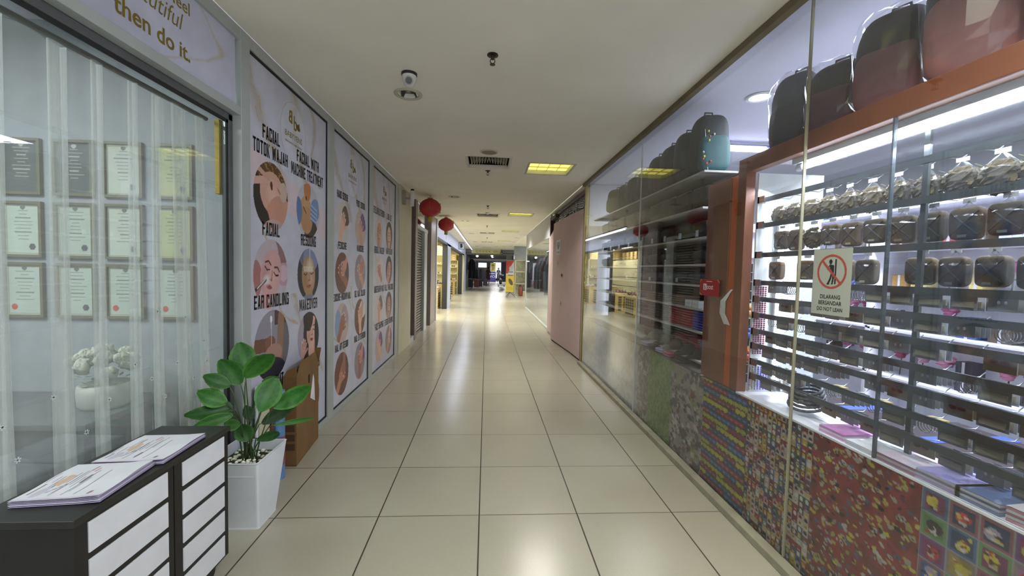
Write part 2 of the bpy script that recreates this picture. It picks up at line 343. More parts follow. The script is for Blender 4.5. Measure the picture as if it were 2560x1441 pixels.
# pillar and units further on the left
struct('wall_left_pillar', MB().box(-1.75, 6.93, 0, -1.47, 8.0, CZ-.002), mat('cream_pillar', 'c3bfa8', .7, 0, .05, 3, .05))
w2 = thing('window_2', None, None); w2['kind'] = 'structure'
MB().box(-1.56, 8.0, .1, -1.55, 8.40, 2.89).build('glass', GLASS, w2)
f = MB(); f.box(-1.58, 8.0, 0, -1.47, 8.40, .1); f.build('window_frame', ALU, w2)
MB().box(-1.565, 8.4, 0, -1.46, 8.64, CZ-.002).build('post', mat('brown_post', '6f5f5c', .4, .3), w2)
d1 = thing('door_1', None, None); d1['kind'] = 'structure'
sh = MB()
for i in range(38):
    z = .06+i*.06; sh.prism([(-1.56, z), (-1.535, z+.012), (-1.525, z+.032), (-1.535, z+.05), (-1.56, z+.06)], 'y', 8.64, 9.72)
sh.build('roller_shutter', mat('shutter_steel', '77716b', .4, .6, .08), d1)
f = MB(); f.box(-1.6, 8.64, 2.34, -1.46, 10.12, 2.42); f.box(-1.6, 9.70, 0, -1.47, 10.12, 2.34); f.build('door_frame', ALU, d1)
MB().box(-1.54, 8.66, 2.42, -1.53, 11.4, CZ).build('fanlight', GLASS, d1)
MB().box(-1.60, 8.64, .0, -1.52, 9.7, .06).build('sill', ALUD, d1)
w3 = thing('window_3', None, None); w3['kind'] = 'structure'
MB().box(-1.55, 10.12, .06, -1.54, 10.62, 2.42).build('glass', GLASS, w3)
f = MB(); f.box(-1.6, 10.6, 0, -1.44, 11.75, CZ-.002); f.build('post', mat('brown_post2', '81736f', .4, .3), w3)
MB().box(-1.6, 11.6, 0, -1.42, 11.78, CZ-.002).build('window_frame', ALU, w3)
struct('wall_left_unit', MB().box(-3.2, 7.0, 0, -3.15, 11.6, CZ), mat('dim_wall', 'a8a69a', .8))
# shoe shop shell
struct('wall_left_fascia', MB().box(-1.58, 11.78, 2.43, -1.46, 29, CZ-.002), mat('fascia', 'b8bfd8', .7))
WARMW = mat('warm_wall', 'cfc79e', .8)
struct('wall_left_shoe_shop', MB().box(-4.6, 11.6, 0, -4.55, 24.6, CZ-.002), WARMW)
struct('wall_left_shoe_end', MB().box(-4.55, 24.5, 0, -1.6, 24.56, CZ-.002), WARMW)
struct('wall_left_shoe_front', MB().box(-4.55, 11.6, 0, -1.62, 11.66, CZ-.002), WARMW)
f = MB()
for y0, y1 in ((14.95, 15.1), (24.0, 24.15), (26.1, 26.25)): f.box(-1.62, y0, 0, -1.44, y1, 2.43)
f.box(-1.62, 11.78, 2.35, -1.45, 26, 2.43); struct('trim_4', f, mat('dark_jamb', '33363c', .5, .3))
f = MB(); f.box(-1.60, 15.1, 0, -1.45, 16.45, 2.43); f.box(-1.60, 26.25, 0, -1.45, 29, 2.43); struct('wall_left_pale_column', f, mat('pale_column', 'a9b2c6', .6))
struct('wall_left_cream_column', MB().box(-1.60, 24.15, 0, -1.45, 26.1, 2.43), mat('cream_col', 'bdb58f', .6))
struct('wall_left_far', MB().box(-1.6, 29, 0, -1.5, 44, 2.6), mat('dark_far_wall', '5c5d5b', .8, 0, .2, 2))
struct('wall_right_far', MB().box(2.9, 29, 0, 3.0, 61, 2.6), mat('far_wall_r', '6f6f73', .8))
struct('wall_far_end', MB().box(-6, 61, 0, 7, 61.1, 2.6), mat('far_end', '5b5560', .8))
# right: kerb, glass front of the accessory shop
struct('baseboard_right', MB().box(1.50, -3, 0, 1.56, 6.42, .045), mat('kerb', '8d8a78', .6, 0, .15, 8, .1), bevel=.004)
w4 = thing('window_4', None, None); w4['kind'] = 'structure'
for y0, y1 in ((-3, 1.928), (1.932, 4.078), (4.082, 6.38)): MB().box(1.556, y0, .045, 1.564, y1, CZ-.03).build('glass', GLASS, w4)
MB().box(1.553, 1.9265, .045, 1.567, 1.9325, CZ-.03).build('glass_joint', mat('joint_clear', '8c8972', .25), w4)
MB().box(1.554, 4.0775, .045, 1.566, 4.0825, CZ-.03).build('glass_joint', mat('joint_pale', 'b9bcc0', .3), w4)
f = MB(); f.box(1.545, 6.38, 0, 1.60, 6.44, CZ); f.build('window_frame', mat('brass_frame', '8f8350', .4, .5), w4)
MB().box(1.55, 6.44, 0, 1.62, 6.50, CZ-.3).build('dark_frame', mat('dark_brown_frame', '2c2620', .5), w4)
struct('wall_right_divider', MB().box(1.62, 6.42, 0, 6, 6.48, CZ-.002), WALLW)
struct('wall_right_back', MB().box(5.2, -3, 0, 5.25, 6.42, CZ-.002), WALLW)
# ------------------------------------------------------------------ pictures for the salon posters
SK = ['c98f78', 'b57c68', 'd7a893', '9a6450', 'c4937a']
def face(p, x, y, r, rot=0, skin='c99a86', hair='2a1e1c', lips='a04a4a', closed=True):
    c, s_ = math.cos(rot), math.sin(rot); q = lambda a, b: (x+(a*c-b*s_)*r, y+(a*s_+b*c)*r)
    E_ = lambda a, b, rx, ry, col, rr=0, **k: p.ell(*q(a, b), rx*r, ry*r, col, rot+rr, **k)
    E_(0, -.95, .34, .6, skin); E_(0, 0, .62, .82, skin); E_(.22, -.1, .4, .6, 'dab5a4', soft=.9, al=.5); E_(-.35, -.2, .3, .6, '8a5a4a', soft=.9, al=.35)
    for sx in (-1, 1):
        p.line([q(sx*.12, .27), q(sx*.3, .34), q(sx*.46, .24)], .055*r, '4a2f28')
        if closed: p.line([q(sx*.14, .1), q(sx*.28, .04), q(sx*.44, .1)], .05*r, '2c1a18')
        else: E_(sx*.28, .1, .13, .06, 'e8e0da'); E_(sx*.28, .1, .055, .06, '2c1a18'); p.line([q(sx*.14, .12), q(sx*.28, .18), q(sx*.43, .12)], .035*r, '2c1a18')
    p.line([q(.03, .1), q(.08, -.15), q(0, -.2)], .045*r, 'a06a58', soft=.03*r, al=.7); E_(-.05, -.2, .035, .025, '5a2f28'); E_(.08, -.2, .035, .025, '5a2f28')
    E_(0, -.42, .2, .06, lips); E_(0, -.47, .15, .05, lips); p.line([q(-.18, -.43), q(.18, -.43)], .02*r, '6a2a2c')
def hand(p, x, y, r, rot=0, skin='b98573', nails='e3c9c0'):
    c, s_ = math.cos(rot), math.sin(rot); q = lambda a, b: (x+(a*c-b*s_)*r, y+(a*s_+b*c)*r)
    p.line([q(0, -1.2), q(0, -.4)], .62*r, skin); p.ell(*q(0, -.15), .45*r, .45*r, skin, rot)
    for i, (fx, fl) in enumerate(((-.33, .62), (-.11, .85), (.12, .8), (.34, .58))):
        p.line([q(fx, 0), q(fx*1.15, fl)], .19*r, skin); p.line([q(fx+.105, .05), q(fx*1.15+.1, fl-.05)], .02*r, '7a4a3c', al=.8)
        p.ell(*q(fx*1.15, fl+.03), .06*r, .09*r, nails, rot)
    p.line([q(.4, -.2), q(.72, .2)], .2*r, skin)
def marble(p, seed, pink=None):
    n = p.noise(2.2, seed); p.mix(np.clip((n-.45)*1.6, 0, .55), 'a9a9ba'); n2 = p.noise(9, seed+3); p.mix(np.clip((n2-.5)*.8, 0, .3), 'bdb7bd')
    w = p.noise(3, seed+5)
    for k, (x0, x1, y0, y1, wd) in enumerate(((.02, .42, 2.75, 1.9, .05), (.5, .95, 2.75, 1.75, .045), (.8, 1.12, 2.75, 2.1, .03), (.1, .6, 1.65, .95, .012), (.55, 1.1, 1.2, .45, .02), (0, .5, .9, .3, .012))):
        t = np.clip((p.Y-y1)/(y0-y1), 0, 1); xc = x1+(x0-x1)*t+(w-.5)*.28+.05*np.sin(p.Y*7+k); d = np.abs(p.X-xc)
        p.mix(np.clip(1-d/(wd*(1.2+w)), 0, 1)*.55*((p.Y > y1) & (p.Y < y0)), 'a08c6c'); p.mix((np.abs(d-wd*.5) < .006)*(p.noise(40, k) > .5)*.7*((p.Y > y1) & (p.Y < y0)), 'b39a5e')
    if pink is not None:
        p.mix(((p.Y < pink+.33-.22*p.X) & (p.Y > pink+.1-.25*p.X))*.5, 'd9b9b6')
def circ(p, cx, cy, rx, ry, kind, seed):
    p.clip = p.mask(cx, cy, rx, ry); r = rx; sk = SK[seed % 5]
    if kind == 'head_back':
        p.rect(0, cy-ry, 9, cy+ry, '2b2624'); p.ell(cx+.1*r, cy+1.0*ry, 1.1*r, .8*ry, '5a3f26'); n = p.noise(60, seed); p.mix((n > .6)*(p.Y > cy+.3*ry)*.8, 'a0764c')
        p.ell(cx+.05*r, cy+.1*ry, .72*r, .62*ry, 'c79c8a', -.3); p.ell(cx+.1*r, cy+.05*ry, .5*r, .4*ry, 'd6b0a2', -.3, soft=.8); p.ell(cx+.55*r, cy-.45*ry, .75*r, .55*ry, 'c08d78'); p.ell(cx+.7*r, cy+.25*ry, .25*r, .3*ry, 'bfa79a')
        p.ell(cx-.1*r, cy-.38*ry, .17*r, .17*ry, 'c58c76'); p.ell(cx+.2*r, cy-1.0*ry, .7*r, .35*ry, 'b79c9a')
        p.line([(cx-1*r, cy+.3*ry), (cx-.3*r, cy+.45*ry), (cx+.25*r, cy+.42*ry)], .22*r, 'cba092'); p.line([(cx-.9*r, cy+.75*ry), (cx-.2*r, cy+.5*ry)], .16*r, 'c1978a')
        p.ell(cx-.02*r, cy+.32*ry, .07*r, .13*ry, '4c2f1e', .2); p.line([(cx+.35*r, cy+.3*ry), (cx+.5*r, cy+.18*ry)], .05*r, 'a5565a')
    elif kind == 'gloves':
        p.rect(0, cy-ry, 9, cy+ry, 'b3b2ba'); p.ell(cx-.2*r, cy-.1*ry, .55*r, .62*ry, 'b98f68', .2); p.ell(cx-.1*r, cy+.75*ry, .3*r, .4*ry, 'b5764a'); p.ell(cx+.25*r, cy-.75*ry, .6*r, .45*ry, '3a3130'); p.ell(cx-.15*r, cy-.35*ry, .5*r, .5*ry, 'b0855f')
        p.ell(cx+.6*r, cy+.1*ry, .42*r, .45*ry, '7388b0', -.5); p.ell(cx-.85*r, cy-.1*ry, .3*r, .5*ry, '5b74a5')
        for i in range(4): p.line([(cx+.2*r, cy+(.25-.16*i)*ry), (cx+.75*r, cy+(.1-.16*i)*ry)], .1*r, '8fa3c8'); p.line([(cx+.2*r, cy+(.18-.16*i)*ry), (cx+.7*r, cy+(.04-.16*i)*ry)], .025*r, '3a4c78')
        p.line([(cx-.45*r, cy+.1*ry), (cx-.2*r, cy-.1*ry)], .06*r, '70302c'); p.ell(cx-.2*r, cy+.45*ry, .05*r, .08*ry, '3a2420')
    elif kind == 'mask':
        p.rect(0, cy-ry, 9, cy+ry, 'b5adb6'); p.ell(cx+.5*r, cy+.65*ry, .5*r, .5*ry, '8c6a6c'); p.ell(cx+.75*r, cy, .42*r, .35*ry, 'b696a4'); p.ell(cx+.75*r, cy+.03*ry, .3*r, .25*ry, 'c9aebc')
        p.ell(cx-.85*r, cy-.1*ry, .3*r, .5*ry, 'a06c6c'); p.ell(cx-.2*r, cy+.62*ry, .62*r, .5*ry, 'b7a9b2', -.3); face(p, cx-.02*r, cy+.02*ry, .95*r, -.35, 'c99c9c', lips='a2545a')
        p.ell(cx-.28*r, cy-.15*ry, .25*r, .2*ry, 'd6c9cc', soft=.6); p.line([(cx-.9*r, cy-.42*ry), (cx-.35*r, cy-.15*ry)], .1*r, '2c2422'); p.line([(cx-.8*r, cy-.37*ry), (cx-.35*r, cy-.13*ry)], .05*r, 'c8c4bc')
    elif kind == 'steam':
        p.rect(0, cy-ry, 9, cy+ry, '2a2b30'); p.ell(cx, cy+.7*ry, .85*r, .5*ry, '6e7078'); p.ell(cx+.2*r, cy+.6*ry, .7*r, .5*ry, '7d86ac'); face(p, cx, cy-.05*ry, 1.0*r, .05, 'a98560', lips='9a5e4a')
        p.rect(cx-.45*r, cy+.1*ry, cx+.45*r, cy+.32*ry, 'd8cbb4', .75); p.ell(cx+.1*r, cy+.35*ry, .4*r, .35*ry, 'e2d3bc', soft=.8, al=.7); p.line([(cx+.1*r, cy+ry), (cx+.1*r, cy+.5*ry)], .07*r, 'c8c8c8'); p.ell(cx, cy-1.15*ry, .9*r, .35*ry, '7a7c94')
    elif kind == 'candle':
        p.rect(0, cy-ry, 9, cy+ry, '8b8694'); p.rect(cx+.35*r, cy-ry, 9, cy+ry, '66646a'); p.rect(cx+.1*r, cy+.55*ry, cx+.8*r, cy+ry, '4a3c3a')
        p.line([(cx+.5*r, cy+.8*ry), (cx+.35*r, cy-.7*ry)], .38*r, '8a6a58'); p.line([(cx-1*r, cy+.1*ry), (cx-.2*r, cy+.05*ry)], .4*r, '6b4a3c'); p.ell(cx-.15*r, cy+.08*ry, .3*r, .2*ry, '7d5646')
        p.ell(cx+.05*r, cy-.25*ry, .5*r, .28*ry, 'a37c74'); p.ell(cx-.1*r, cy-.85*ry, .9*r, .5*ry, '2c2a38'); p.line([(cx-.1*r, cy+.8*ry), (cx-.08*r, cy)], .025*r, 'd8d8d8'); p.ell(cx-.1*r, cy+.75*ry, .06*r, .1*ry, 'e6e6e6')
    elif kind == 'makeover':
        p.rect(0, cy-ry, 9, cy+ry, '9e93a2'); p.ell(cx+.35*r, cy+.05*ry, .85*r, 1.1*ry, '2a201f'); p.ell(cx-.1*r, cy-.65*ry, .6*r, .7*ry, '2a201f'); p.line([(cx+.4*r, cy-.3*ry), (cx+.4*r, cy-ry)], .4*r, 'b5806c')
        face(p, cx+.3*r, cy+.2*ry, .8*r, -.08, 'd0a596', lips='8e3f48'); p.ell(cx-.05*r, cy+.75*ry, .45*r, .5*ry, '2a201f'); p.ell(cx+.8*r, cy+.1*ry, .25*r, .8*ry, '2a201f'); hand(p, cx-.5*r, cy-.45*ry, .5*r, -.25, 'c99e8e')
    elif kind == 'hair':
        p.rect(0, cy-ry, 9, cy+ry, 'aeb2ba'); p.ell(cx+.7*r, cy, .4*r, .9*ry, '6d4e4a'); p.ell(cx+.3*r, cy-.15*ry, .35*r, .4*ry, '7e4a40'); p.ell(cx-.5*r, cy-.3*ry, .6*r, .7*ry, 'c9c6c8')
    elif kind == 'face':
        p.rect(0, cy-ry, 9, cy+ry, ['8d8288', 'b5a4a0', '7e6258'][seed % 3]); p.ell(cx, cy+.2*ry, .9*r, .9*ry, ['3a2a26', 'c3b0ac', '2d2422'][seed % 3]); face(p, cx, cy-.05*ry, .9*r, (seed % 5-2)*.2, sk)
    else:
        p.rect(0, cy-ry, 9, cy+ry, ['b7a49c', '8e8086', 'c2b8b4', '6b4338'][seed % 4]); p.ell(cx+.5*r, cy+.4*ry, .6*r, .5*ry, ['a58f96', '5e4a44', '6f4d84', 'd0c4be'][(seed//2) % 4])
        if kind == 'blue': p.ell(cx-.6*r, cy-.1*ry, .5*r, .8*ry, '7f96b8')
        hand(p, cx, cy-.05*ry, .72*r, (seed*1.3 % 2)-1, sk)
        if seed % 2: hand(p, cx+.3*r, cy+.3*ry, .6*r, 2.4+(seed % 3)*.3, SK[(seed+2) % 5])
    p.clip = None
def logo(mb, gx, gy, s_, x, ux):
    # gold initials with two leaves, brand words and a small line below
    O = lambda a, b: (x, gy_[0]+a, gy_[1]+b)
def poster(y0, y1, res, seed, items, title_y, label, pink=None):
    wd = y1-y0; z0 = .07; ht = 2.80-z0; p = Pic(wd, ht, res, 'bfc0ce'); marble(p, seed, pink)
    for (cy_, cz, rx, rz, kind, k, txt) in items: circ(p, cy_-y0, cz-z0, rx, rz, kind, k)
    lx = wd*.49; lz = 2.49-z0
    d = np.hypot((p.X-lx)/.20, (p.Y-lz)/.235); p.mix((d < 1)*.45, 'c9cad6'); p.mix((np.abs(d-1) < .012)*.6, '9a9470')
    t = thing('advertising_panel', label, 'poster', (L0-.02, y0, z0), 0)
    MB().box(-.03, 0, 0, -.001, wd, ht).build('panel_board', WHT, t)
    p.build('printed_film', (0, 0, 0), (0, 1, 0), (0, 0, 1), paint(.42), t)
    b = MB(); e = .0012
    for (cy_, cz, rx, rz, kind, k, txt) in items:
        lines = txt.split('|'); hh = .085 if rx > .2 else .07
        for i, ln in enumerate(lines):
            big = wd > 1.22; b = blocktext(MB(), ln, .092 if big else .075, (e, cy_-y0, cz-z0+rz+.068+(len(lines)-1-i)*.115), (0, 1, 0), (0, 0, 1), .32 if len(ln) > 14 else .38 if not big else .385)
            b.build('lettering', mat('black_ink', '17171b', .4), t)
    g = MB(); g.text('B', .13, (e, lx-.05, lz+.115), (0, -1, 0), (0, 0, 1), .8, .03); g.text('b', .15, (e, lx+.025, lz+.085), (0, 1, 0), (0, 0, 1), .8, .02)
    for a, q in ((.35, .07), (-.25, .055), (1.0, .05)):
        c, s_ = math.sin(a), math.cos(a); g.add([(e, lx+.065, lz+.05), (e, lx+.065+c*q*.6-s_*.017, lz+.05+s_*q*.6+c*.017), (e, lx+.065+c*q, lz+.05+s_*q), (e, lx+.065+c*q*.6+s_*.017, lz+.05+s_*q*.6-c*.017)], [(0, 1, 2, 3)])
    g.build('emblem', GOLD, t)
    MB().text('BABYYENS', .062, (e, lx, lz-.02), (0, 1, 0), (0, 0, 1), .95, 0).build('lettering', GOLD, t); MB().text('SKIN & BODY CARE CENTRE', .021, (e, lx, lz-.075), (0, 1, 0), (0, 0, 1), 1, 0).build('lettering', GOLD, t); return t
P1 = [(2.935, 1.96, .225, .235, 'head_back', 1, 'FACIAL|TOTOK WAJAH'), (3.515, 1.945, .215, .225, 'gloves', 2, 'FACIAL WITH|MACHINE TREATMENT'),
      (2.93, 1.42, .225, .245, 'mask', 3, 'FACIAL'), (3.522, 1.415, .205, .215, 'steam', 4, 'RESDUNG'), (2.945, .92, .235, .25, 'candle', 5, 'EAR CANDLING'),
      (3.525, .88, .205, .215, 'makeover', 6, 'MAKEOVER'), (3.54, .34, .205, .22, 'hair', 7, 'HAIR STYLES'), (2.95, .36, .22, .22, 'face', 8, 'HAIR CUT')]
P2 = [(4.32, 1.935, .20, .215, 'hand', 2, 'HAND SCRUB'), (4.92, 1.935, .20, .215, 'foot', 4, 'FOOT SCRUB'), (4.32, 1.42, .20, .215, 'hand', 3, 'PEDICURE'), (4.92, 1.42, .20, .215, 'hand', 9, 'MANICURE'),
      (4.32, .89, .20, .215, 'blue', 8, 'PEDICURE-INGOWN NAIL'), (4.92, .89, .20, .215, 'hand', 7, 'GEL NAIL COLOUR'), (4.32, .36, .205, .225, 'hand', 11, 'NAIL ART DESIGN'), (4.93, .36, .20, .22, 'hand', 13, 'NAIL EXTENSION')]
P3 = [(5.75, 1.97, .20, .215, 'face', 1, 'EYELASH EXTENSION'), (6.33, 1.97, .20, .215, 'face', 2, 'LASH LIFT'), (5.78, 1.44, .20, .215, 'hand', 6, 'BRIDAL MAKEUP'), (6.34, 1.45, .20, .215, 'face', 5, 'HAIR SALON'),
      (5.78, .90, .20, .215, 'hand', 10, 'UNDERARM WAX'), (6.35, .9, .20, .215, 'face', 6, 'FULL THREADING'), (5.8, .37, .20, .225, 'hand', 12, 'FACE SHAPING'), (6.36, .37, .20, .22, 'hand', 5, 'EYEBROW SHAPING')]
poster(2.65, 3.885, .0045, 11, P1, 0, 'marble-look salon poster panel nearest the window, with FACIAL, EAR CANDLING and MAKEOVER circles', 1.85)
poster(4.04, 5.23, .006, 21, P2, 0, 'middle marble-look salon poster panel with HAND SCRUB, PEDICURE and NAIL ART DESIGN circles')
poster(5.395, 6.695, .009, 31, P3, 0, 'farthest marble-look salon poster panel with eyelash and waxing circles beside the cream pillar')
# quote board over the window
p = Pic(4.52, .39, .009, 'bcbdd0'); n = p.noise(3, 5); p.mix(np.clip((n-.45)*1.6, 0, .5), 'a2a2b6')
for k in range(7):
    x0 = .3+k*.62; xc = x0+.25*np.sin(p.Y*9+k)+p.Y*.6+(n-.5)*.2; p.mix(np.clip(1-np.abs(p.X-xc)/.02, 0, 1)*.6, 'a99a70')
t = thing('quote_board', 'long marble-look board with gold words "then do it." above the salon window', 'sign', (L0-.02, -1.99, 2.425))
MB().box(-.03, 0, 0, -.001, 4.52, .388).build('panel_board', WHT, t); p.build('printed_film', (0, 0, 0), (0, 1, 0), (0, 0, 1), paint(.45), t)
Y0 = 1.99; QT = lambda *a, **k: MB().text(*a, **k).build('lettering', GOLD, t)
QT('If it makes you feel', .085, (.0012, Y0+2.17, .315), (0, 1, 0), (0, 0, 1), .95, .01, align='RIGHT')
QT('beautiful', .12, (.0012, Y0+1.95, .225), (0, 1, .0), (0, .22, 1), .82, -.004)
QT('then do it.', .105, (.0012, Y0+1.96, .095), (0, 1, 0), (0, 0, 1), .95, .016)

# ------------------------------------------------------------------ salon interior
def cert(x, z, w, h, mounts, seal, label, dark=False):
    t = thing('framed_certificate', label, 'certificate', (x, 2.598, z), 0, 'framed certificates on the salon partition')
    f = MB(); d = .016
    for a in ((-w/2, -h/2, -w/2+d, h/2), (w/2-d, -h/2, w/2, h/2), (-w/2+d, -h/2, w/2-d, -h/2+d), (-w/2+d, h/2-d, w/2-d, h/2)): f.box(a[0], -.02, a[1], a[2], 0, a[3])
    f.build('frame', mat('brown_frame', '6f6a55', .5), t)
    p = Pic(w-.03, h-.03, .004, mounts); W_, H_ = p.w, p.h; ink = 'b8b8b0' if dark else '6d6f70'
    rng = random.Random(int(x*100+z*977))
    if not dark: p.rect(.008, .008, W_-.008, H_-.008, '9a9a80'); p.rect(.012, .012, W_-.012, H_-.012, mounts)
    for k in range(9):
        l = W_*rng.uniform(.2, .6); yy = H_*(.86-.07*k); p.rect(W_/2-l/2, yy, W_/2+l/2, yy+.0045, ink, .8)
    p.ell(W_/2, H_*.93, .014, .012, ink)
    if seal: p.ell(W_*(.2 if seal == 'c05040' else .75), H_*.16, .018, .018, seal)
    p.build('certificate_sheet', (-w/2+.015, -.006, -h/2+.015), (1, 0, 0), (0, 0, 1), paint(.6), t)
cx_ = [-2.752, -2.46, -2.182, -1.895]
words = ['leftmost column', 'second column from the left', 'third column from the left', 'rightmost column']
for r_, (zc, rw) in enumerate(((2.035, 'top row'), (1.665, 'middle row'), (1.305, 'bottom row'))):
    for k in range(4):
        dk = r_ == 0 and k < 2
        mnt = '5a5f60' if dk else ['b9c4bc', 'b3bdb5', 'c3c9c0', 'b9bd92'][k] if r_ < 2 else 'b9c4bc'
        seal = None if dk else ('c05040' if r_ == 2 and k != 1 else '5a5560')
        desc = 'dark ' if dk else 'yellowish ' if (k == 3 and r_ < 2) else 'pale '
        cert(cx_[k], zc, .225, .33, mnt, seal, desc+'framed certificate in the '+rw+', '+words[k]+', behind the curtain', dk)
# dark counter with a vase of roses, dark sofa
t = thing('salon_counter', 'dark grey counter behind the curtain holding the white roses', 'counter', (-2.7, 2.2, 0))
MB().box(-.72, -.12, 0, .74, .38, .655).build('body', mat('counter_body', '4b5054', .6), t, bevel=.01)
MB().box(-.74, -.14, .655, .77, .39, .69).build('counter_top', mat('counter_top', '5c6165', .4), t, bevel=.006)
t = thing('sofa', 'low dark grey sofa inside the salon window below the counter', 'sofa', (-2.55, 1.55, 0))
MB().sell((0, 0, .26), (.75, .36, .18), .35, .4, 20, 10).build('seat', mat('grey_upholstery', '4a4f52', .8, 0, .1, 20, .2), t, smooth=True)
MB().sell((-.1, .30, .42), (.72, .12, .22), .4, .6, 20, 10).build('backrest', mat('grey_upholstery'), t, smooth=True)
for sx in (-.68, .68): MB().box(sx-.03, -.25, 0, sx+.03, .25, .12).build('leg', BLK, t)
t = thing('rose_vase', 'white vase of cream roses with green leaves on the dark counter behind the curtain', 'flower vase', (-2.08, 2.34, .69))
MB().lathe([(0, 0), (.10, 0), (.115, .02), (.12, .09), (.115, .125), (.105, .13), (.10, .1), (0, .1)], n=24).build('vase', mat('white_ceramic', 'b9bcb8', .5), t, smooth=True)
rg = random.Random(3); ros = MB()
for k in range(26):
    a = rg.uniform(0, 2*PI); rr = rg.uniform(0, .14); zc = .2+.09*math.cos(rr*9)+rg.uniform(-.03, .03); x, y = rr*math.cos(a)*1.1, rr*math.sin(a)*.8
    for q in range(4): ros.sell((x, y-.01*q, zc+.004*q), (.036-.008*q, .030-.005*q, .032-.005*q), 1, 1, 14, 10, .45, 8, 'c9cbc2' if q % 2 else 'b6b9ac', seed=k*3+q)
ros.build('roses', paint(.7), t, smooth=True)
lf = MB()
for k in range(60):
    a = rg.uniform(0, 2*PI); rr = rg.uniform(.06, .17); zc = rg.uniform(.12, .3); c = Vector((rr*math.cos(a), rr*math.sin(a)*.8, zc)); d = Vector((math.cos(a), math.sin(a), rg.uniform(-.3, .8))).normalized()*.035; e_ = d.cross(Vector((0, 0, 1)))*.35
    lf.add([c, c+d*.5+e_, c+d, c+d*.5-e_], [(0, 1, 2, 3)], '6f8a5e' if k % 2 else '8fa37a')
lf.build('leaves', paint(.7), t)
# sheer curtain
rg = random.Random(5); plan = []; y = -1.2; cur = MB(); nz_ = 10
while y < 2.40:
    run = rg.uniform(.11, .22); fold = rg.choice([.02, .04, .06, .085]); x = -1.64
    for q in range(5): plan.append((x+.012*math.sin(PI*q/4), y+run*q/5))
    y += run; plan += [(x+.006, y), (x+.010, y-fold*.5), (x+.014, y-fold), (x+.026, y-fold), (x+.030, y-fold*.5), (x+.026, y)]
plan.append((-1.63, 2.47)); vs = []; fs = []; n_ = len(plan)
for j in range(nz_+1):
    z = .12+2.19*j/nz_; k_ = j/nz_
    for i, (x, y) in enumerate(plan):
        w_ = .012*math.sin(i*1.7+z*1.3)*(1-k_); vs.append((x+w_*.4, y+w_*1.4-.05*k_*(y > 2.2), z-(.012*abs(math.sin(y*14)) if j == nz_ else 0)))
for j in range(nz_): fs += [(j*n_+i, j*n_+i+1, (j+1)*n_+i+1, (j+1)*n_+i) for i in range(n_-1)]
t = thing('sheer_curtain', 'white sheer curtain gathered in folds behind the salon window', 'curtain')
cur.add(vs, fs).build('curtain_fabric', SHEER, t, smooth=True)
b = MB(); b.cyl((-1.64, -1.2, 2.325), (-1.64, 2.49, 2.325), .012); b.build('curtain_rod', ALUD, t)
st = MB()
for (px_, pz_) in ((1.42, .93), (1.58, .98), (1.46, .80), (1.80, .90), (1.93, 1.02), (2.02, .93), (2.18, .97), (2.1, .82), (2.3, .86), (2.24, 1.2), (2.38, 1.05), (1.7, .80), (1.28, .86), (2.33, .78), (2.06, 1.25), (1.3, 1.15), (2.4, .93)):
    for a in range(3):
        c, s_ = math.cos(a*PI/3+.2), math.sin(a*PI/3+.2); q = .011; w = .0022
        st.add([(-1.5895, px_+c*q-s_*w, pz_+s_*q+c*w), (-1.5895, px_-c*q-s_*w, pz_-s_*q+c*w), (-1.5895, px_-c*q+s_*w, pz_-s_*q-c*w), (-1.5895, px_+c*q+s_*w, pz_+s_*q-c*w)], [(0, 1, 2, 3)])
st.build('embroidered_star', mat('star_white', 'd9dcdc', .8), t)
tag(MB().box(-1.60, 2.50, 1.9, -1.575, 2.545, 2.33).build('yellow_tape', mat('yellow_tape', 'b49a3c', .6)), 'strip of yellow masking behind the window corner', 'tape')

# ------------------------------------------------------------------ black and white cabinet on castors
cx0, cx1, cy0, cy1, cz0, cz1 = -1.53, -1.222, 1.262, 1.985, .085, .71
t = thing('slatted_cabinet', 'low black cabinet with white slatted doors in front of the salon window', 'cabinet', (cx0, cy0, 0))
D = cx1-cx0; Ln = cy1-cy0; K = mat('black_wood', '1a1817', .5, 0, .15, 12, .05)
MB().box(0, -.01, cz1-.022, D+.008, Ln+.01, cz1).build('cabinet_top', mat('black_top', '232220', .35, 0, .2, 8), t, bevel=.002)
b = MB(); b.box(0, 0, cz0, D-.012, .02, cz1-.022); b.box(0, Ln-.02, cz0, D-.012, Ln, cz1-.022); b.box(0, .02, cz0, .01, Ln-.02, cz1-.022); b.box(.01, .02, cz0, D-.03, Ln-.02, cz0+.02); b.box(.01, .03, cz0+.02, D-.03, Ln-.03, cz1-.03)
b.build('carcass', K, t)
for k, (ya, yb) in enumerate(((0, .385), (.39, Ln))):
    b = MB(); b.box(D-.012, ya, cz0, D, yb, cz1-.024); dr = b.build('door', K, t)
    ns = 5; hh = (cz1-.024-cz0)/ns
    for i in range(ns):
        MB().box(D, ya+.04, cz0+i*hh+.012, D+.005, yb-.032, cz0+(i+1)*hh-.010).build('white_slat', mat('white_laminate', 'c9cbd2', .35), dr, bevel=.001)
for x in (.05, D-.05):
    for y in (.07, Ln-.07):
        c_ = MB().cyl((x-.012, y, .036), (x+.012, y, .036), .034, 16); c_.box(x-.018, y-.02, .06, x+.018, y+.02, cz0+.005); c_.build('castor', BLK, t)
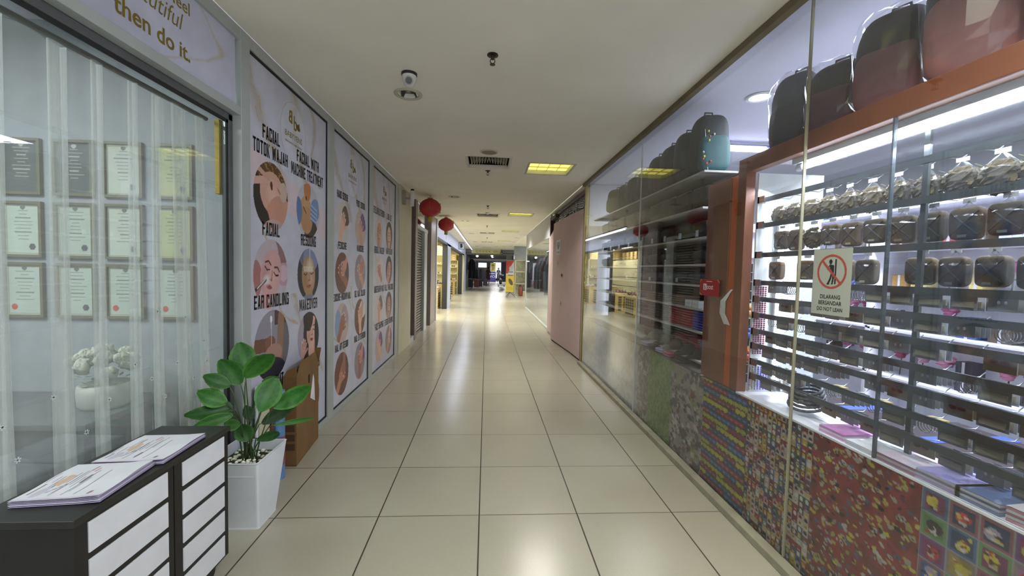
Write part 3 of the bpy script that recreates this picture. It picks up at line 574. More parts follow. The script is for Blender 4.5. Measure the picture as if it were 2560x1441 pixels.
# booklets (price lists) on the cabinet
def booklet(name, label, cx, cy, w, l, z, n, rot, seed, top='cfcfd8', edge='a497c0'):
    t = thing(name, label, 'booklet', (cx, cy, z), rot)
    for k in range(n-1):
        b = MB(); o = (n-2-k)*.004
        G = 14; vs = [(-w/2+w*i/G+o, -l/2-o, k*.003+.001+.010*max(0, (i/G-.75))**1*(1+k*.3)) for i in range(G+1)]+[(-w/2+w*i/G+o, l/2-o, k*.003+.001+.010*max(0, (i/G-.75))*(1+k*.3)) for i in range(G+1)]
        b.add(vs, [(i, i+1, G+2+i, G+1+i) for i in range(G)]); b.build('page', mat('lilac_page', edge, .6) if k % 2 == 0 else mat('white_page', 'd5d5da', .6), t)
    p = Pic(w, l, .003, top); rg = random.Random(seed); p.rect(0, 0, w, .012, 'c0b4cc')
    for q in range(3): p.rect(w*.62-.012*q*3, l*.12, w*.62-.012*q*3+.004, l*.75, '55505c')
    for q in range(12): x = w*.5-.011*q; l0 = rg.uniform(.15, .5)*l; p.rect(x, l0, x+.004, l0+rg.uniform(.15, .4)*l, '77727a')
    p.poly([(w*.16, l*.42), (w*.26, l*.36), (w*.28, l*.62), (w*.2, l*.66)], 'c4a794'); p.line([(w*.24, l*.2), (w*.33, l*.42)], .006, '8d8590'); p.ell(w*.17, l*.22, .014, .035, 'b9b2c4'); p.rect(w*.36, l*.74, w*.385, l*.9, 'a5706c'); p.rect(w*.42, l*.72, w*.44, l*.84, 'b08a86'); p.ell(w*.8, l*.14, .006, .012, '8a6a70')
    zz = (n-1)*.003+.002
    o = p.build('cover_print', (-w/2, -l/2, zz), (1, 0, 0), (0, 1, 0), paint(.3), t)
    me = o.data; co_ = np.empty(len(me.vertices)*3, np.float32); me.vertices.foreach_get('co', co_); co_ = co_.reshape(-1, 3)
    u = (co_[:, 0]+w/2)/w; co_[:, 2] += .016*np.clip(u-.7, 0, 1)+.002*np.sin(co_[:, 1]*30); me.vertices.foreach_set('co', co_.ravel())
    return t
booklet('price_list', 'open white price list with lilac pages on the near part of the black cabinet', -1.375, 1.47, .25, .25, cz1+.001, 5, .10, 1)
booklet('price_list', 'white price list with a lilac backing sheet on the far part of the black cabinet', -1.365, 1.735, .25, .26, cz1+.001, 4, .05, 2)

# ------------------------------------------------------------------ potted plant
t = thing('potted_plant', 'tall white square pot with broad green artificial leaves at the cabinet end', 'potted plant', (-1.36, 2.38, 0))
def ring(hx, hy, z, cx=0, cy=0, r=.014):
    o = []
    for sx, sy, a0 in ((1, 1, 0), (-1, 1, 90), (-1, -1, 180), (1, -1, 270)):
        for k in range(4):
            a = math.radians(a0+k*30); o.append((cx+sx*(hx-r)+r*math.cos(a), cy+sy*(hy-r)+r*math.sin(a), z))
    return o
R_ = [ring(.098, .098, .0, .015, .01), ring(.098, .098, .012, .015, .01), ring(.148, .163, .405, .0, .0), ring(.151, .166, .412), ring(.14, .155, .412), ring(.135, .15, .33)]
vs = [v for r in R_ for v in r]; fs = [(i*16+j, i*16+(j+1) % 16, (i+1)*16+(j+1) % 16, (i+1)*16+j) for i in range(5) for j in range(16)]+[tuple(range(15, -1, -1)), tuple(range(80, 96))]
MB().add(vs, fs).build('pot', mat('white_pot', 'cfd3da', .4, 0, .03), t)
pb = MB(); rg = random.Random(9)
for k in range(110):
    pb.sell((rg.uniform(-.10, .11), rg.uniform(-.13, .12), .355+rg.uniform(0, .02)), (rg.uniform(.008, .014), rg.uniform(.007, .012), .007), 1, 1, 7, 5, .2, 6, 'd8d4c4' if k % 3 else 'c4bfae', seed=k)
o = pb.build('pebbles', paint(.7), t, smooth=True); o['kind'] = 'stuff'
MB().box(-.132, -.146, .33, .132, .146, .352).build('grass_mat', mat('moss', '2f4020', .9, 0, .3, 40, .5), t)
Rm = Matrix(((r2.x, u2.x, -cf.x), (r2.y, u2.y, -cf.y), (r2.z, u2.z, -cf.z)))
def at(px, py, y):
    v = cf+r2*((px-1280)/F)-u2*((py-720.5)/F); k = y/v.y; return Vector((v.x*k, y, H+v.z*k))
LEAF = [((611, 922), (598, 857), .062, 2.40, 2.44, '2e5a28'), ((612, 944), (684, 886), .052, 2.36, 2.30, '3a6b2e'), ((602, 960), (549, 900), .056, 2.38, 2.34, '2f5d2a'),
        ((575, 965), (508, 940), .038, 2.36, 2.28, '2c5526'), ((566, 1008), (493, 980), .045, 2.34, 2.24, '396a2c'), ((690, 946), (650, 1030), .060, 2.34, 2.22, '2f5c2a'),
        ((684, 1018), (777, 968), .048, 2.34, 2.30, '37682f'), ((655, 1060), (740, 1009), .036, 2.42, 2.46, '1d3a1c'), ((580, 1020), (460, 1040), .036, 2.36, 2.16, '27501f'),
        ((582, 1037), (484, 1068), .03, 2.30, 2.12, '35642a'), ((622, 1102), (597, 1062), .042, 2.34, 2.30, '2a5424'), ((686, 1064), (785, 1046), .012, 2.30, 2.28, '33622a'),
        ((642, 1100), (700, 1084), .024, 2.32, 2.24, '244a22'), ((580, 1030), (530, 1003), .036, 2.44, 2.44, '1f3f1e'), ((632, 1050), (612, 1015), .03, 2.46, 2.44, '234823'),
        ((668, 1000), (700, 960), .03, 2.48, 2.52, '27502a'), ((600, 1060), (560, 1066), .028, 2.26, 2.16, '2f5a28'), ((655, 955), (700, 945), .02, 2.46, 2.50, '2b5526')]
P0 = Vector((-1.36, 2.38, 0)); stems = MB()
for k, (b_, t_, wd, yb, yt, col) in enumerate(LEAF):
    A = at(*b_, yb)-P0; B = at(*t_, yt)-P0; ax = (B-A); ln = ax.length; ax.normalize(); tocam = (Vector((0, 0, H))-P0-A).normalized()
    side = ax.cross(tocam).normalized(); nm = side.cross(ax).normalized(); side = (side+nm*random.Random(k).uniform(-.5, .5)).normalized(); nm = ax.cross(side).normalized()
    NL, NW = 12, 8; vs = []; fs = []
    for i in range(NL+1):
        u = i/NL; w = wd*1.18*(math.sin(PI*min(1, u*.93+.035))**.75)*(1.08-.25*u); sag = .12*ln*math.sin(PI*u)
        for j in range(NW+1):
            v = j/NW*2-1; rip = .003*math.sin(u*30+k)*abs(v)**3
            vs.append(A+ax*(ln*u)+side*(w*v)+nm*(sag-.25*w*abs(v)+rip))
    fs = [(i*(NW+1)+j, i*(NW+1)+j+1, (i+1)*(NW+1)+j+1, (i+1)*(NW+1)+j) for i in range(NL) for j in range(NW)]
    mb = MB(); cl = tuple(q*f for q, f in zip(lin(col), (.66, .86, .55))); e = lambda f: tuple(q*f for q in cl)
    for i in range(NL):
        for j in range(NW):
            jj = abs(j+.5-NW/2)/(NW/2); mb.hascol = True; mb.c.append((cl[0]*2.2, cl[1]*1.7, cl[2]*1.5) if jj > .86 else (cl[0]*1.5, cl[1]*1.35, cl[2]*1.4) if jj < .15 else e(1.0+.18*((i+j) % 2)))
    mb.v = [tuple(v) for v in vs]; mb.f = fs; o = mb.build('leaf', mat('leaf_green', rough=.5, attr=True, var=.15, scale=30), t, smooth=True)
    root = Vector((random.Random(k+50).uniform(-.035, .035)+.02, random.Random(k+70).uniform(-.04, .02), .345)); mid = root.lerp(A, .55)+Vector((0, 0, .04))
    stems.tube([root, root.lerp(mid, .5)+Vector((0, 0, .02)), mid, A.lerp(mid, .4)+Vector((0, 0, .02)), A+ax*ln*.05], [.0042, .0038, .0034, .003, .002], 6)
stems.build('stems', mat('stem_green', '3b4f2a', .5), t, smooth=True)
# ------------------------------------------------------------------ cardboard box and things behind the plant
CB = mat('cardboard', '73552f', .85, 0, .12, 7, .1)
t = thing('cardboard_box', 'worn brown cardboard box standing open against the poster panel', 'box', (-1.47, 3.02, 0))
def shell(mb, x0, y0, x1, y1, z0, z1, lean=0, th=.006):
    mb.box(x0, y0, z0, x1, y0+th, z1); mb.box(x0, y1-th, z0, x1, y1, z1); mb.box(x0, y0, z0, x0+th, y1, z1); mb.box(x1-th, y0, z0, x1, y1, z1); mb.box(x0, y0, z0, x1, y1, z0+th)
b = MB(); FP = [(.0, 0), (.098, 0), (.045, .52), (.0, .52)]
b.prism(FP, 'z', .002, .012)
for k in range(4):
    (xa, ya), (xb, yb) = FP[k], FP[(k+1) % 4]; b.prism([(xa, ya), (xb, yb), (xb*.94+.002, yb*.98+.005), (xa*.94+.002, ya*.98+.005)], 'z', .01, .67)
b.build('body', CB, t)
b = MB(); b.add([(.098, 0, .66), (.045, .52, .66), (.04, .47, .76), (.075, .12, .755)], [(0, 1, 2, 3)]); b.add([(.0, .0, .66), (.098, 0, .66), (.085, .03, .74), (.02, .02, .71)], [(0, 1, 2, 3)]); b.add([(0, .52, .66), (.045, .52, .66), (.05, .56, .78), (.004, .56, .78)], [(0, 1, 2, 3)])
o = b.build('flap', CB, t); so = o.modifiers.new('s', 'SOLIDIFY'); so.thickness = .005
b = MB(); b.quad((.098-.0265+.0015, .26, .55), (.098-.0295+.0015, .29, .55), (.0685+.0015, .29, .62), (.0715+.0015, .26, .62)); b.build('handle_hole', mat('hole_dark', '15100c', .9), t)
b = MB(); b.quad((.0675+.002, .30, .42), (.0552+.002, .42, .36), (.0573+.002, .40, .55), (.0603+.002, .37, .60)); b.build('shipping_label', WHT, t)
b = MB()
for k in range(3): b.box(.02, -.0012, .12+k*.07, .085, -.0006, .17+k*.07)
b.build('print', mat('brown_ink', '4a3826', .8), t)
t = thing('rolled_poster', 'blue and pink printed roll standing behind the plant beside the cardboard box', 'poster roll', (-1.415, 2.86, 0))
MB().cyl((0, 0, 0), (0, 0, .62), .035, 20).build('roll', mat('blue_print', '5b7fae', .4, 0, .3, 14), t, smooth=False)
MB().cyl((0, 0, .10), (0, 0, .30), .0355, 20).build('picture_band', mat('pink_print', '7c4a58', .4, 0, .4, 22), t)
t = thing('white_board', 'white folded board standing between the plant and the poster panel', 'board', (-1.47, 2.66, 0))
MB().box(0, 0, 0, .012, .15, .70).build('board', WHT, t, bevel=.002); MB().box(.014, .02, 0, .02, .14, .62).build('front_sheet', mat('cream_sheet', 'b8b49c', .6), t)
# small dark caster glimpse handled by the cabinet

# ------------------------------------------------------------------ ceiling fixtures
def troffer(y, k):
    t = thing('recessed_troffer', ('square recessed ceiling light with yellow diffuser, the '+['', '', 'nearest one in view', 'second in view down the passage', 'third in view down the passage', 'fourth in view down the passage', 'farthest one'][k]) if k > 1 else ('square recessed ceiling light above the camera' if k else 'square recessed ceiling light added behind the camera for fill'), 'ceiling light', (.83, y, CZ), 0, 'recessed ceiling lights')
    f = MB(); a = .29; w = .025
    for q in ((-a-w, -a-w, a+w, -a), (-a-w, a, a+w, a+w), (-a-w, -a, -a, a), (a, -a, a+w, a)): f.box(q[0], q[1], -.006, q[2], q[3], .004)
    f.build('frame', mat('cream_trim', 'bcb9ac', .8, spec=.2), t)
    v = MB()
    for q in ((-a, -a, -a+.004, a), (a-.004, -a, a, a), (-a, -a, a, -a+.004), (-a, a-.004, a, a)): v.box(q[0], q[1], .0, q[2], q[3], .09)
    v.build('housing', mat('housing_steel', 'b8b8a8', .5, .3), t)
    MB().box(-a+.005, -a+.005, .055, a-.005, a-.005, .06).build('diffuser', mat('yellow_diffuser', 'fffbe0', .5, emit='f4ea6a', es=1.25), t)
    l = MB()
    for i in range(1, 4): l.box(-a+i*a/2-.002, -a, .04, -a+i*a/2+.002, a, .055)
    for i in range(1, 3): l.box(-a, -a+i*2*a/3-.002, .04, a, -a+i*2*a/3+.002, .055)
    l.build('louvre', mat('louvre', 'd8d070', .6), t)
for k, y in enumerate(TROF): troffer(y, k)
def diffuser(y, k):
    t = thing('air_diffuser', 'square white air-conditioning grille in the ceiling, '+['nearest one', 'second one down the passage', 'third one down the passage', 'fourth one down the passage', 'farthest one'][k], 'air vent', (0, y, CZ), 0, 'ceiling air diffusers')
    f = MB(); a = .26; w = .035
    for q in ((-a-w, -a-w, a+w, -a), (-a-w, a, a+w, a+w), (-a-w, -a, -a, a), (a, -a, a+w, a)): f.box(q[0], q[1], -.008, q[2], q[3], .004)
    f.build('frame', mat('vent_white', 'cfccbf', .85, spec=.15), t, bevel=.002)
    MB().box(-a, -a, .10, a, a, .11).box(-a-.004, -a, .03, -a, a, .11).box(a, -a, .03, a+.004, a, .11).box(-a, -a-.004, .03, a, -a, .11).box(-a, a, .03, a, a+.004, .11).build('backing', mat('vent_dark', '1c1a17', .9), t)
    v = MB()
    for s_ in (-1, 1):
        for i in range(7):
            x = s_*(a-.03-i*.035); h_ = a-.03-i*.032
            v.prism([(x, .0), (x+.004, .0), (x+.004-s_*.022, .05), (x-s_*.022, .05)], 'y', -a*.2-(h_), min(a, h_*.9))
    v.build('blade', mat('vent_blade', 'b9b4a2', .9, spec=.1), t)
for k, y in enumerate(DIFF): diffuser(y, k)
def downl(x, y, k, lit):
    t = thing('recessed_downlight', ('lit' if lit else 'unlit')+' round downlight in the ceiling, '+['beside the dome camera', 'near the large red lantern', 'first of those along the shoe shop', 'second along the shoe shop', 'third along the shoe shop', 'fourth along the shoe shop', 'first on the right above the glass shop', 'second on the right above the glass shop'][k], 'downlight', (x, y, CZ), 0, 'round ceiling downlights')
    MB().lathe([(.085, .002), (.112, -.001), (.112, -.006), (.085, -.009), (.08, 0)], n=32).build('flange', mat('flange_cream', 'b5b19c', .5), t, smooth=True)
    MB().lathe([(.082, -.005), (.074, .03), (.066, .08), (.0, .09)], n=32).build('reflector', mat('reflector', '6f6c66', .35, .8, .25, 30), t, smooth=True)
    MB().sell((0, 0, .055), (.028, .028, .03)).build('bulb', mat('lit_bulb', 'ffffff', emit='fffdf0', es=12) if lit else mat('dull_bulb', '9b9988', .3), t, smooth=True)
for k, (x, y) in enumerate(DOWN): downl(x, y, k, k > 1)
def sprink(x, y, k):
    t = thing('sprinkler_head', 'small brass sprinkler head on the ceiling, '+['nearest one ahead of the dome camera', 'just past the first air grille', 'third one down the passage', 'fourth one down the passage', 'farthest one'][k], 'sprinkler', (x, y, CZ), 0, 'ceiling sprinklers')
    br = mat('dark_brass', '3a2c26', .4, .7)
    MB().lathe([(0, 0), (.036, 0), (.036, -.006), (.014, -.010), (.010, -.03), (0, -.03)], n=20).build('escutcheon', br, t)
    b = MB(); b.tube([(-.012, 0, -.028), (-.016, 0, -.045), (0, 0, -.06), (.016, 0, -.045), (.012, 0, -.028)], .003); b.lathe([(0, -.06), (.018, -.061), (.018, -.064), (0, -.065)], n=14); b.build('deflector', br, t)
for k, (x, y) in enumerate(((.011, 2.70), (-.01, 5.80), (0, 8.95), (-.01, 13.0), (0, 17.8))): sprink(x, y, k)
for k, y in enumerate((4.88, 10.0, 15.2, 20)):
    if k == 0:
        t = thing('ceiling_speaker', 'flat round ceiling speaker just before the first air grille', 'speaker', (0, y, CZ))
        MB().lathe([(.09, 0), (.105, 0), (.105, -.008), (.09, -.010), (.088, -.004)], n=32).build('rim', mat('flange_cream'), t, smooth=True)
        MB().lathe([(0, -.006), (.09, -.006), (.09, -.002)], n=32).build('grille', mat('spk_grille', '857f6f', .8, 0, .2, 200), t)
    else:
        t = thing('smoke_detector', 'white round smoke detector by the '+ORD[k]+' air grille down the passage', 'smoke detector', (0, y, CZ))
        MB().lathe([(0, -.045), (.03, -.045), (.05, -.03), (.055, -.012), (.06, 0)], n=24).build('body', WHT, t, smooth=True); MB().lathe([(0, 0), (.062, 0), (.062, -.008), (.05, -.01)], n=24).build('base', WHT, t)
t = thing('dome_camera', 'small white dome security camera on the ceiling facing the viewer', 'security camera', (-.585, 3.02, CZ))
MB().lathe([(0, 0), (.056, 0), (.056, -.014), (.05, -.018), (0, -.018)], n=28).build('mount_ring', mat('dk_ring', '1d1b1a', .5), t)
MB().lathe([(.05, -.016), (.05, -.03), (.045, -.055), (.035, -.08), (.02, -.094), (0, -.098)], n=28).build('housing', mat('cam_white', 'c9c9c6', .35), t, smooth=True)
d_ = Vector((.12, -1, -.45)).normalized(); c0 = Vector((0, 0, -.048))
MB().cyl(c0+d_*.03, c0+d_*.052, .03, 24).build('face', mat('cam_grey', '8f8f8c', .4), t); MB().cyl(c0+d_*.05, c0+d_*.054, .022, 24).build('lens', mat('lens', '0a0a0c', .1), t)
# wall camera on the cream pillar
t = thing('bullet_camera', 'white bullet security camera on an arm high on the cream pillar', 'security camera', (-1.47, 7.15, 2.7))
MB().box(0, -.05, -.12, .05, .05, .12).build('junction_box', mat('grey_box', '8a867c', .5), t, bevel=.006)
MB().tube([(.05, 0, 0), (.10, 0, -.01), (.13, 0, .0)], .016).build('arm', mat('grey_box'), t)
MB().cyl((.16, -.02, -.14), (.16, .02, .12), .036, 18).build('body', mat('cam_white'), t); MB().cyl((.16, .02, .12), (.16, .024, .15), .03, 18).build('lens', mat('lens'), t)
# lanterns
def lantern(x, y, zc, r, label):
    t = thing('paper_lantern', label, 'lantern', (x, y, zc), 0, 'red paper lanterns')
    mb = MB(); n = 28; m = 12; vs = []; 
    for i in range(m+1):
        a = -PI/2+PI*i/m
        for j in range(n): rr = r*math.cos(a)*(1+.018*(j % 2)); vs.append((rr*math.cos(2*PI*j/n), rr*math.sin(2*PI*j/n), r*.86*math.sin(a)))
    mb.add(vs, [(i*n+j, i*n+(j+1) % n, (i+1)*n+(j+1) % n, (i+1)*n+j) for i in range(m) for j in range(n)]); mb.build('shade', mat('red_silk', 'a52a30', .6, 0, .1, 20), t, smooth=True)
    g = mat('lantern_gold', 'a07a2e', .4, .5)
    MB().cyl((0, 0, r*.82), (0, 0, r*.93), r*.24, 16).build('top_collar', g, t); MB().cyl((0, 0, -r*.95), (0, 0, -r*.82), r*.24, 16).build('bottom_collar', g, t)
    b = MB(); b.tube([(0, 0, r*.9), (0, 0, CZ-zc)], .004); b.build('cord', mat('cord_dark', '3a2420', .7), t)
    b = MB()
    for k in range(18): a = 2*PI*k/18; b.cyl((r*.18*math.cos(a), r*.18*math.sin(a), -r*.95), (r*.2*math.cos(a), r*.2*math.sin(a), -r*1.3), .006, 5)
    b.tube([(0, 0, -r*.95), (.004, 0, -r*1.9)], .003); b.build('tassel', mat('yellow_tassel', 'b8a43c', .7), t)
    g2 = MB()
    for k in range(4):
        a0 = -PI/2+k*PI/2+.1
        for dz in (.4, -.4): c, s_ = math.cos(a0), math.sin(a0); g2.sell((r*.93*c, r*.93*s_, dz*r), (r*.06, r*.06, r*.05)); 
        g2.tube([(r*1.0*math.cos(a0)*math.cos(q), r*1.0*math.sin(a0)*math.cos(q), r*.87*math.sin(q)) for q in np.linspace(-.5, .5, 6)], .003)
    g2.build('gold_pattern', g, t)
lantern(-1.11, 7.95, 2.655, .205, 'large red paper lantern with yellow tassel, the nearer of the two hanging')
lantern(-1.10, 10.95, 2.665, .205, 'farther red paper lantern with yellow tassel hanging before the shoe shop')
# ================================================================== right: accessory shop
# gift-wrap covered base wall
segs = [(4.55, 6.37, 'dots'), (4.05, 4.55, 'lilac'), (3.78, 4.05, 'mosaic'), (3.30, 3.78, 'green'), (2.79, 3.30, 'mosaic'), (2.30, 2.79, 'stripes'), (1.81, 2.30, 'cards'), (1.325, 1.81, 'red'), (.78, 1.325, 'squares')]
base = thing('display_plinth', 'low plinth covered with colourful wrapping paper inside the shop glass', 'display plinth', (1.585, .78, 0))
MB().box(.001, 0, 0, .10, 5.59, .752).build('core', mat('base_core', '8a8480', .8), base)
def wrap(y0, y1, kind, k):
    res = .0045 if y1 < 2.9 else .007 if y1 < 4 else .012
    w, h = y1-y0, .752; p = Pic(w, h, res, '808080'); rg = random.Random(k*7+1); nrg = np.random.RandomState(k)
    if kind == 'green':
        n = p.noise(45, 3); p.rect(0, 0, 9, 9, '5e7a3c'); p.mix((n > .52)*.5, '86a05a'); p.mix((n < .42)*.5, '3f5a2a')
    elif kind in ('dots', 'lilac'):
        p.rect(0, 0, 9, 9, '8a8a8e' if kind == 'dots' else '7e8288'); n = p.noise(20, k); p.mix((n > .5)*.4, 'a09c9a'); p.mix((n < .4)*.35, '6c6f74')
        for q in range(120): p.ell(rg.uniform(0, w), rg.uniform(0, h), .012, .012, rg.choice(['9b8c86', '7b8394', 'a3a08f']), al=.6)
    elif kind == 'mosaic':
        p.rect(0, 0, 9, 9, '8d8580')
        for q in range(260):
            x, y, s_, a = rg.uniform(0, w), rg.uniform(0, h), rg.uniform(.012, .035), rg.uniform(0, 3)
            c = rg.choice(['4c4a50', '55525c', 'a59a92', '6d4644', '7f8450', '5a5666', 'b0a9a4', '3e3b40'])
            p.poly([(x+s_*math.cos(a+i*PI/2)*(1 if i % 2 else 1.4), y+s_*math.sin(a+i*PI/2)) for i in range(4)], c); 
            if q % 3 == 0: p.line([(x-s_, y), (x+s_, y+s_*.4)], .004, '2e2c2e')
    elif kind == 'stripes':
        p.rect(0, 0, 9, 9, '2c3440')
        for r in range(21):
            for q in range(11):
                x = q*.05+((r*.02) % .05); y = r*.037+.01; c = ['98963a', '3c5a8c', '8a3444', '2f4a72', 'a8a034', '7a3040'][(r+(q+2*r)//6) % 6]
                p.ell(x, y, .028, .015, c, -.35); p.ell(x+.01, y+.011, .015, .008, c, -.2); p.ell(x-.012, y-.013, .005, .005, '17191d'); p.ell(x+.016, y-.013, .005, .005, '17191d'); p.rect(x-.01, y+.0, x+.012, y+.004, 'b7a1a4', .7)
    elif kind == 'cards':
        nx, ny = 14, 24; cw, ch = w/nx, h/ny
        for i in range(nx):
            for j in range(ny):
                c = ['7a2626', 'a39a92', '35466a', '96803a', '2f4a40', 'a08a88', '5a2228'][nrg.randint(7)]; x, y = i*cw, j*ch
                p.rect(x, y, x+cw, y+ch, c); p.ell(x+cw*.5, y+ch*.5, cw*.3, ch*.34, ['b8b0a4', '201d1f', 'b09038', '7c3030'][nrg.randint(4)]); p.rect(x+cw*.25, y+ch*.1, x+cw*.7, y+ch*.28, 'b5b2ac', .8)
                if nrg.rand() > .5: p.ell(x+cw*.4, y+ch*.55, cw*.08, ch*.09, '1a1618'); p.ell(x+cw*.6, y+ch*.55, cw*.08, ch*.09, '1a1618')
    elif kind == 'red':
        p.rect(0, 0, 9, 9, '74302c'); n = p.noise(14, 5); p.mix((n > .5)*.35, '8a3438'); p.mix((n < .42)*.4, '4a1c18')
        for q in range(620):
            x, y = rg.uniform(0, w), rg.uniform(0, h); c = rg.choice(['9e968a', 'a39c94', '8c8a48', 'a79f3e', '4a5468', '1e1a1c', '8b8478', '5c2440', '9a8a4a']); s_ = rg.uniform(.003, .011)
            p.ell(x, y, s_*1.35, s_*.85, c, rg.uniform(-1, 1)); 
            if q % 3 == 0: p.ell(x+s_, y+s_*.5, s_*.7, s_*.6, c)
            if q % 7 == 0: p.ell(x, y, s_*.5, s_*.4, '2a2020')
    else:
        cw = .085; i = 0
        y = h
        r = 0
        while y > -cw:
            x = 0; i = 0
            while x < w+cw:
                c = nrg.choice(['4c6a44', '7c3a40', '8a7a3a', '6a3450', '2c4a88', '7c6080', '343c54', '8a6070', '26282e']); b_ = nrg.choice(['5c7a50', '5f4470', '7a6a6a', '7a5058', '445c78'])
                x0, q0 = w-x-cw, y-cw; p.rect(x0, q0, x0+cw-.003, q0+cw-.003, b_); p.rect(x0+.009, q0+.009, x0+cw-.012, q0+cw-.012, c)
                o = nrg.rand(4)*.02-.01; p.ell(x0+cw*.5+o[0], q0+cw*.47+o[1], cw*(.2+.12*nrg.rand()), cw*(.2+.1*nrg.rand()), nrg.choice(['a83a34', 'b0a040', 'a9a294', '302a2c', '8c8494', '6a8a4a']), nrg.rand()*2)
                p.poly([(x0+cw*(.3+nrg.rand()*.4), q0+cw*(.3+nrg.rand()*.3)) for _ in range(3)], nrg.choice(['b8a44c', 'b9b2a4', '5a2a2c'])); p.ell(x0+cw*.5, q0+cw*.28, cw*.14, cw*.07, 'a8a098'); [p.ell(x0+cw*(.2+.6*nrg.rand()), q0+cw*(.2+.6*nrg.rand()), cw*(.04+.08*nrg.rand()), cw*(.03+.05*nrg.rand()), nrg.choice(['2a2428', '8c3438', 'a89c50', 'b4a8a8', '4a3a34'])) for _ in range(5)]
                x += cw; i += 1
            y -= cw; r += 1
    n = p.noise(30, k+9); p.mix(np.clip((n-.5)*1.2, 0, .3), '2a2426')
    o = p.build('wrapping_paper', (-.001, y0-.78, 0), (0, 1, 0), (0, 0, 1), paint(.55), base); return o
for k, (a, b_, kd) in enumerate(segs): wrap(a, b_, kd, k)
t = thing('display_ledge', 'white narrow ledge on the wrapped base wall carrying stacks of notebooks', 'shelf', (1.585, .78, .752))
MB().box(-.003, 0, 0, .30, 1.64, .012).build('board', mat('white_ledge', 'dcdde4', .4), t, bevel=.002)
t = thing('display_ledge', 'dark ledge on the wrapped base wall below the bag shelves', 'shelf', (1.585, 2.86, .752))
MB().box(-.003, 0, 0, .30, 3.5, .012).build('board', mat('dark_ledge', '3c3a38', .5), t)
# orange timber frame of the accessory window
t = thing('timber_frame', 'red-brown and orange timber frame around the accessory display window', 'frame', (1.58, 0, 0))
MB().box(.0, 2.565, .764, .06, 2.835, 2.13).build('wide_stile', TIMB, t, bevel=.003)
MB().box(.008, 2.49, .764, .05, 2.565, 2.13).build('orange_stile', ORNG, t, bevel=.003)
MB().box(.0, 2.41, .764, .06, 2.49, 2.215).build('inner_stile', TIMB, t, bevel=.003)
MB().box(.0, -.6, 2.125, .06, 2.41, 2.215).build('top_rail', TIMB, t, bevel=.003)
t = thing('end_panel', 'white end panel closing the display beside the timber frame', 'panel', (1.66, 2.41, .764)); MB().box(0, 0, 0, .42, .012, 1.36).build('board', mat('white_side_panel', 'ccd2d4', .45), t)
t = thing('overhead_shelf', 'white overhead board behind the timber top rail carrying the wrapped backpacks', 'shelf', (1.645, -.6, 2.18)); MB().box(0, 0, 0, .39, 3.0, .028).build('board', mat('white_ledge'), t)
t = thing('sliding_pane', 'sliding glass pane with dark edge inside the timber frame', 'glass pane', (1.58, 0, 0))
MB().box(.0005, 1.509, .764, .014, 1.517, 2.125).build('glass_edge', mat('dark_glass_edge', '596168', .3, .3), t)
MB().box(.004, -.6, .764, .009, 1.508, 2.125).build('sliding_pane', GLASS, t)
t = thing('tube_light', 'long bright fluorescent tube under the timber top rail of the display', 'tube light', (1.68, 0, 2.10))
MB().cyl((0, .2, -.018), (0, 2.08, -.018), .016, 14).build('tube', TUBE, t); MB().box(-.03, .15, .0, .03, 2.13, .03).build('batten', WHT, t)
for y in (.18, 2.1): MB().cyl((0, y-.02, -.018), (0, y+.02, -.018), .019, 14).build('end_cap', WHT, t)
t = thing('vertical_lamp', 'bright vertical lamp strip beside the bead strands on the white side panel', 'lamp', (1.80, 2.37, .80))
MB().cyl((0, 0, 0), (0, 0, 1.12), .010, 12).build('tube', TUBE, t); MB().box(-.016, .012, 0, .016, .028, 1.12).build('batten', WHT, t)
# boost sticker and do-not-lean sign
G0 = 1.5555
def sheet(name, label, cat, y0, z0, w, h, col, res, draw, x=G0-.0015):
    t = thing(name, label, cat, (x, y0, z0)); p = Pic(w, h, res, col); draw(p)
    p.build('sheet', (0, w, 0), (0, -1, 0), (0, 0, 1), paint(.5), t); return t, p
def dl(p):
    cx, cy, r = p.w/2, p.h*.655, .078
    p.ell(cx, cy, r, r, '9b4a42'); p.ell(cx, cy, r-.011, r-.011, '9da398'); p.rect(cx+.018, cy-.056, cx+.026, cy+.056, '2a2c2e')
    p.ell(cx-.006, cy+.045, .009, .011, '2a2c2e'); p.poly([(cx-.012, cy+.035), (cx+.014, cy+.028), (cx+.014, cy-.008), (cx-.004, cy-.008)], '2a2c2e'); p.line([(cx+.002, cy-.005), (cx-.004, cy-.03), (cx-.016, cy-.054)], .010, '2a2c2e'); p.line([(cx+.008, cy-.005), (cx+.010, cy-.03), (cx+.006, cy-.054)], .009, '2a2c2e')
    p.line([(cx-.022, cy-.056), (cx-.010, cy-.056)], .005, '2a2c2e'); p.line([(cx-.010, cy+.028), (cx-.022, cy+.012), (cx-.008, cy+.008)], .006, '2a2c2e'); p.line([(cx-.052, cy+.05), (cx+.05, cy-.054)], .012, '9b4a42')
t, p = sheet('warning_sign', 'white DO NOT LEAN sign with a red prohibition circle stuck on the glass', 'sign', 1.628, 1.322, .205, .30, '9da398', .002, dl)
for txt, z, s_ in (('DILARANG', .082, .026), ('BERSANDAR', .054, .026), ('DO NOT LEAN', .026, .024)):
    MB().text(txt, s_, (-.001, .1025, z), (0, -1, 0), (0, 0, 1), .85, .012).build('lettering', mat('dark_ink', '2c2f30', .5), t)
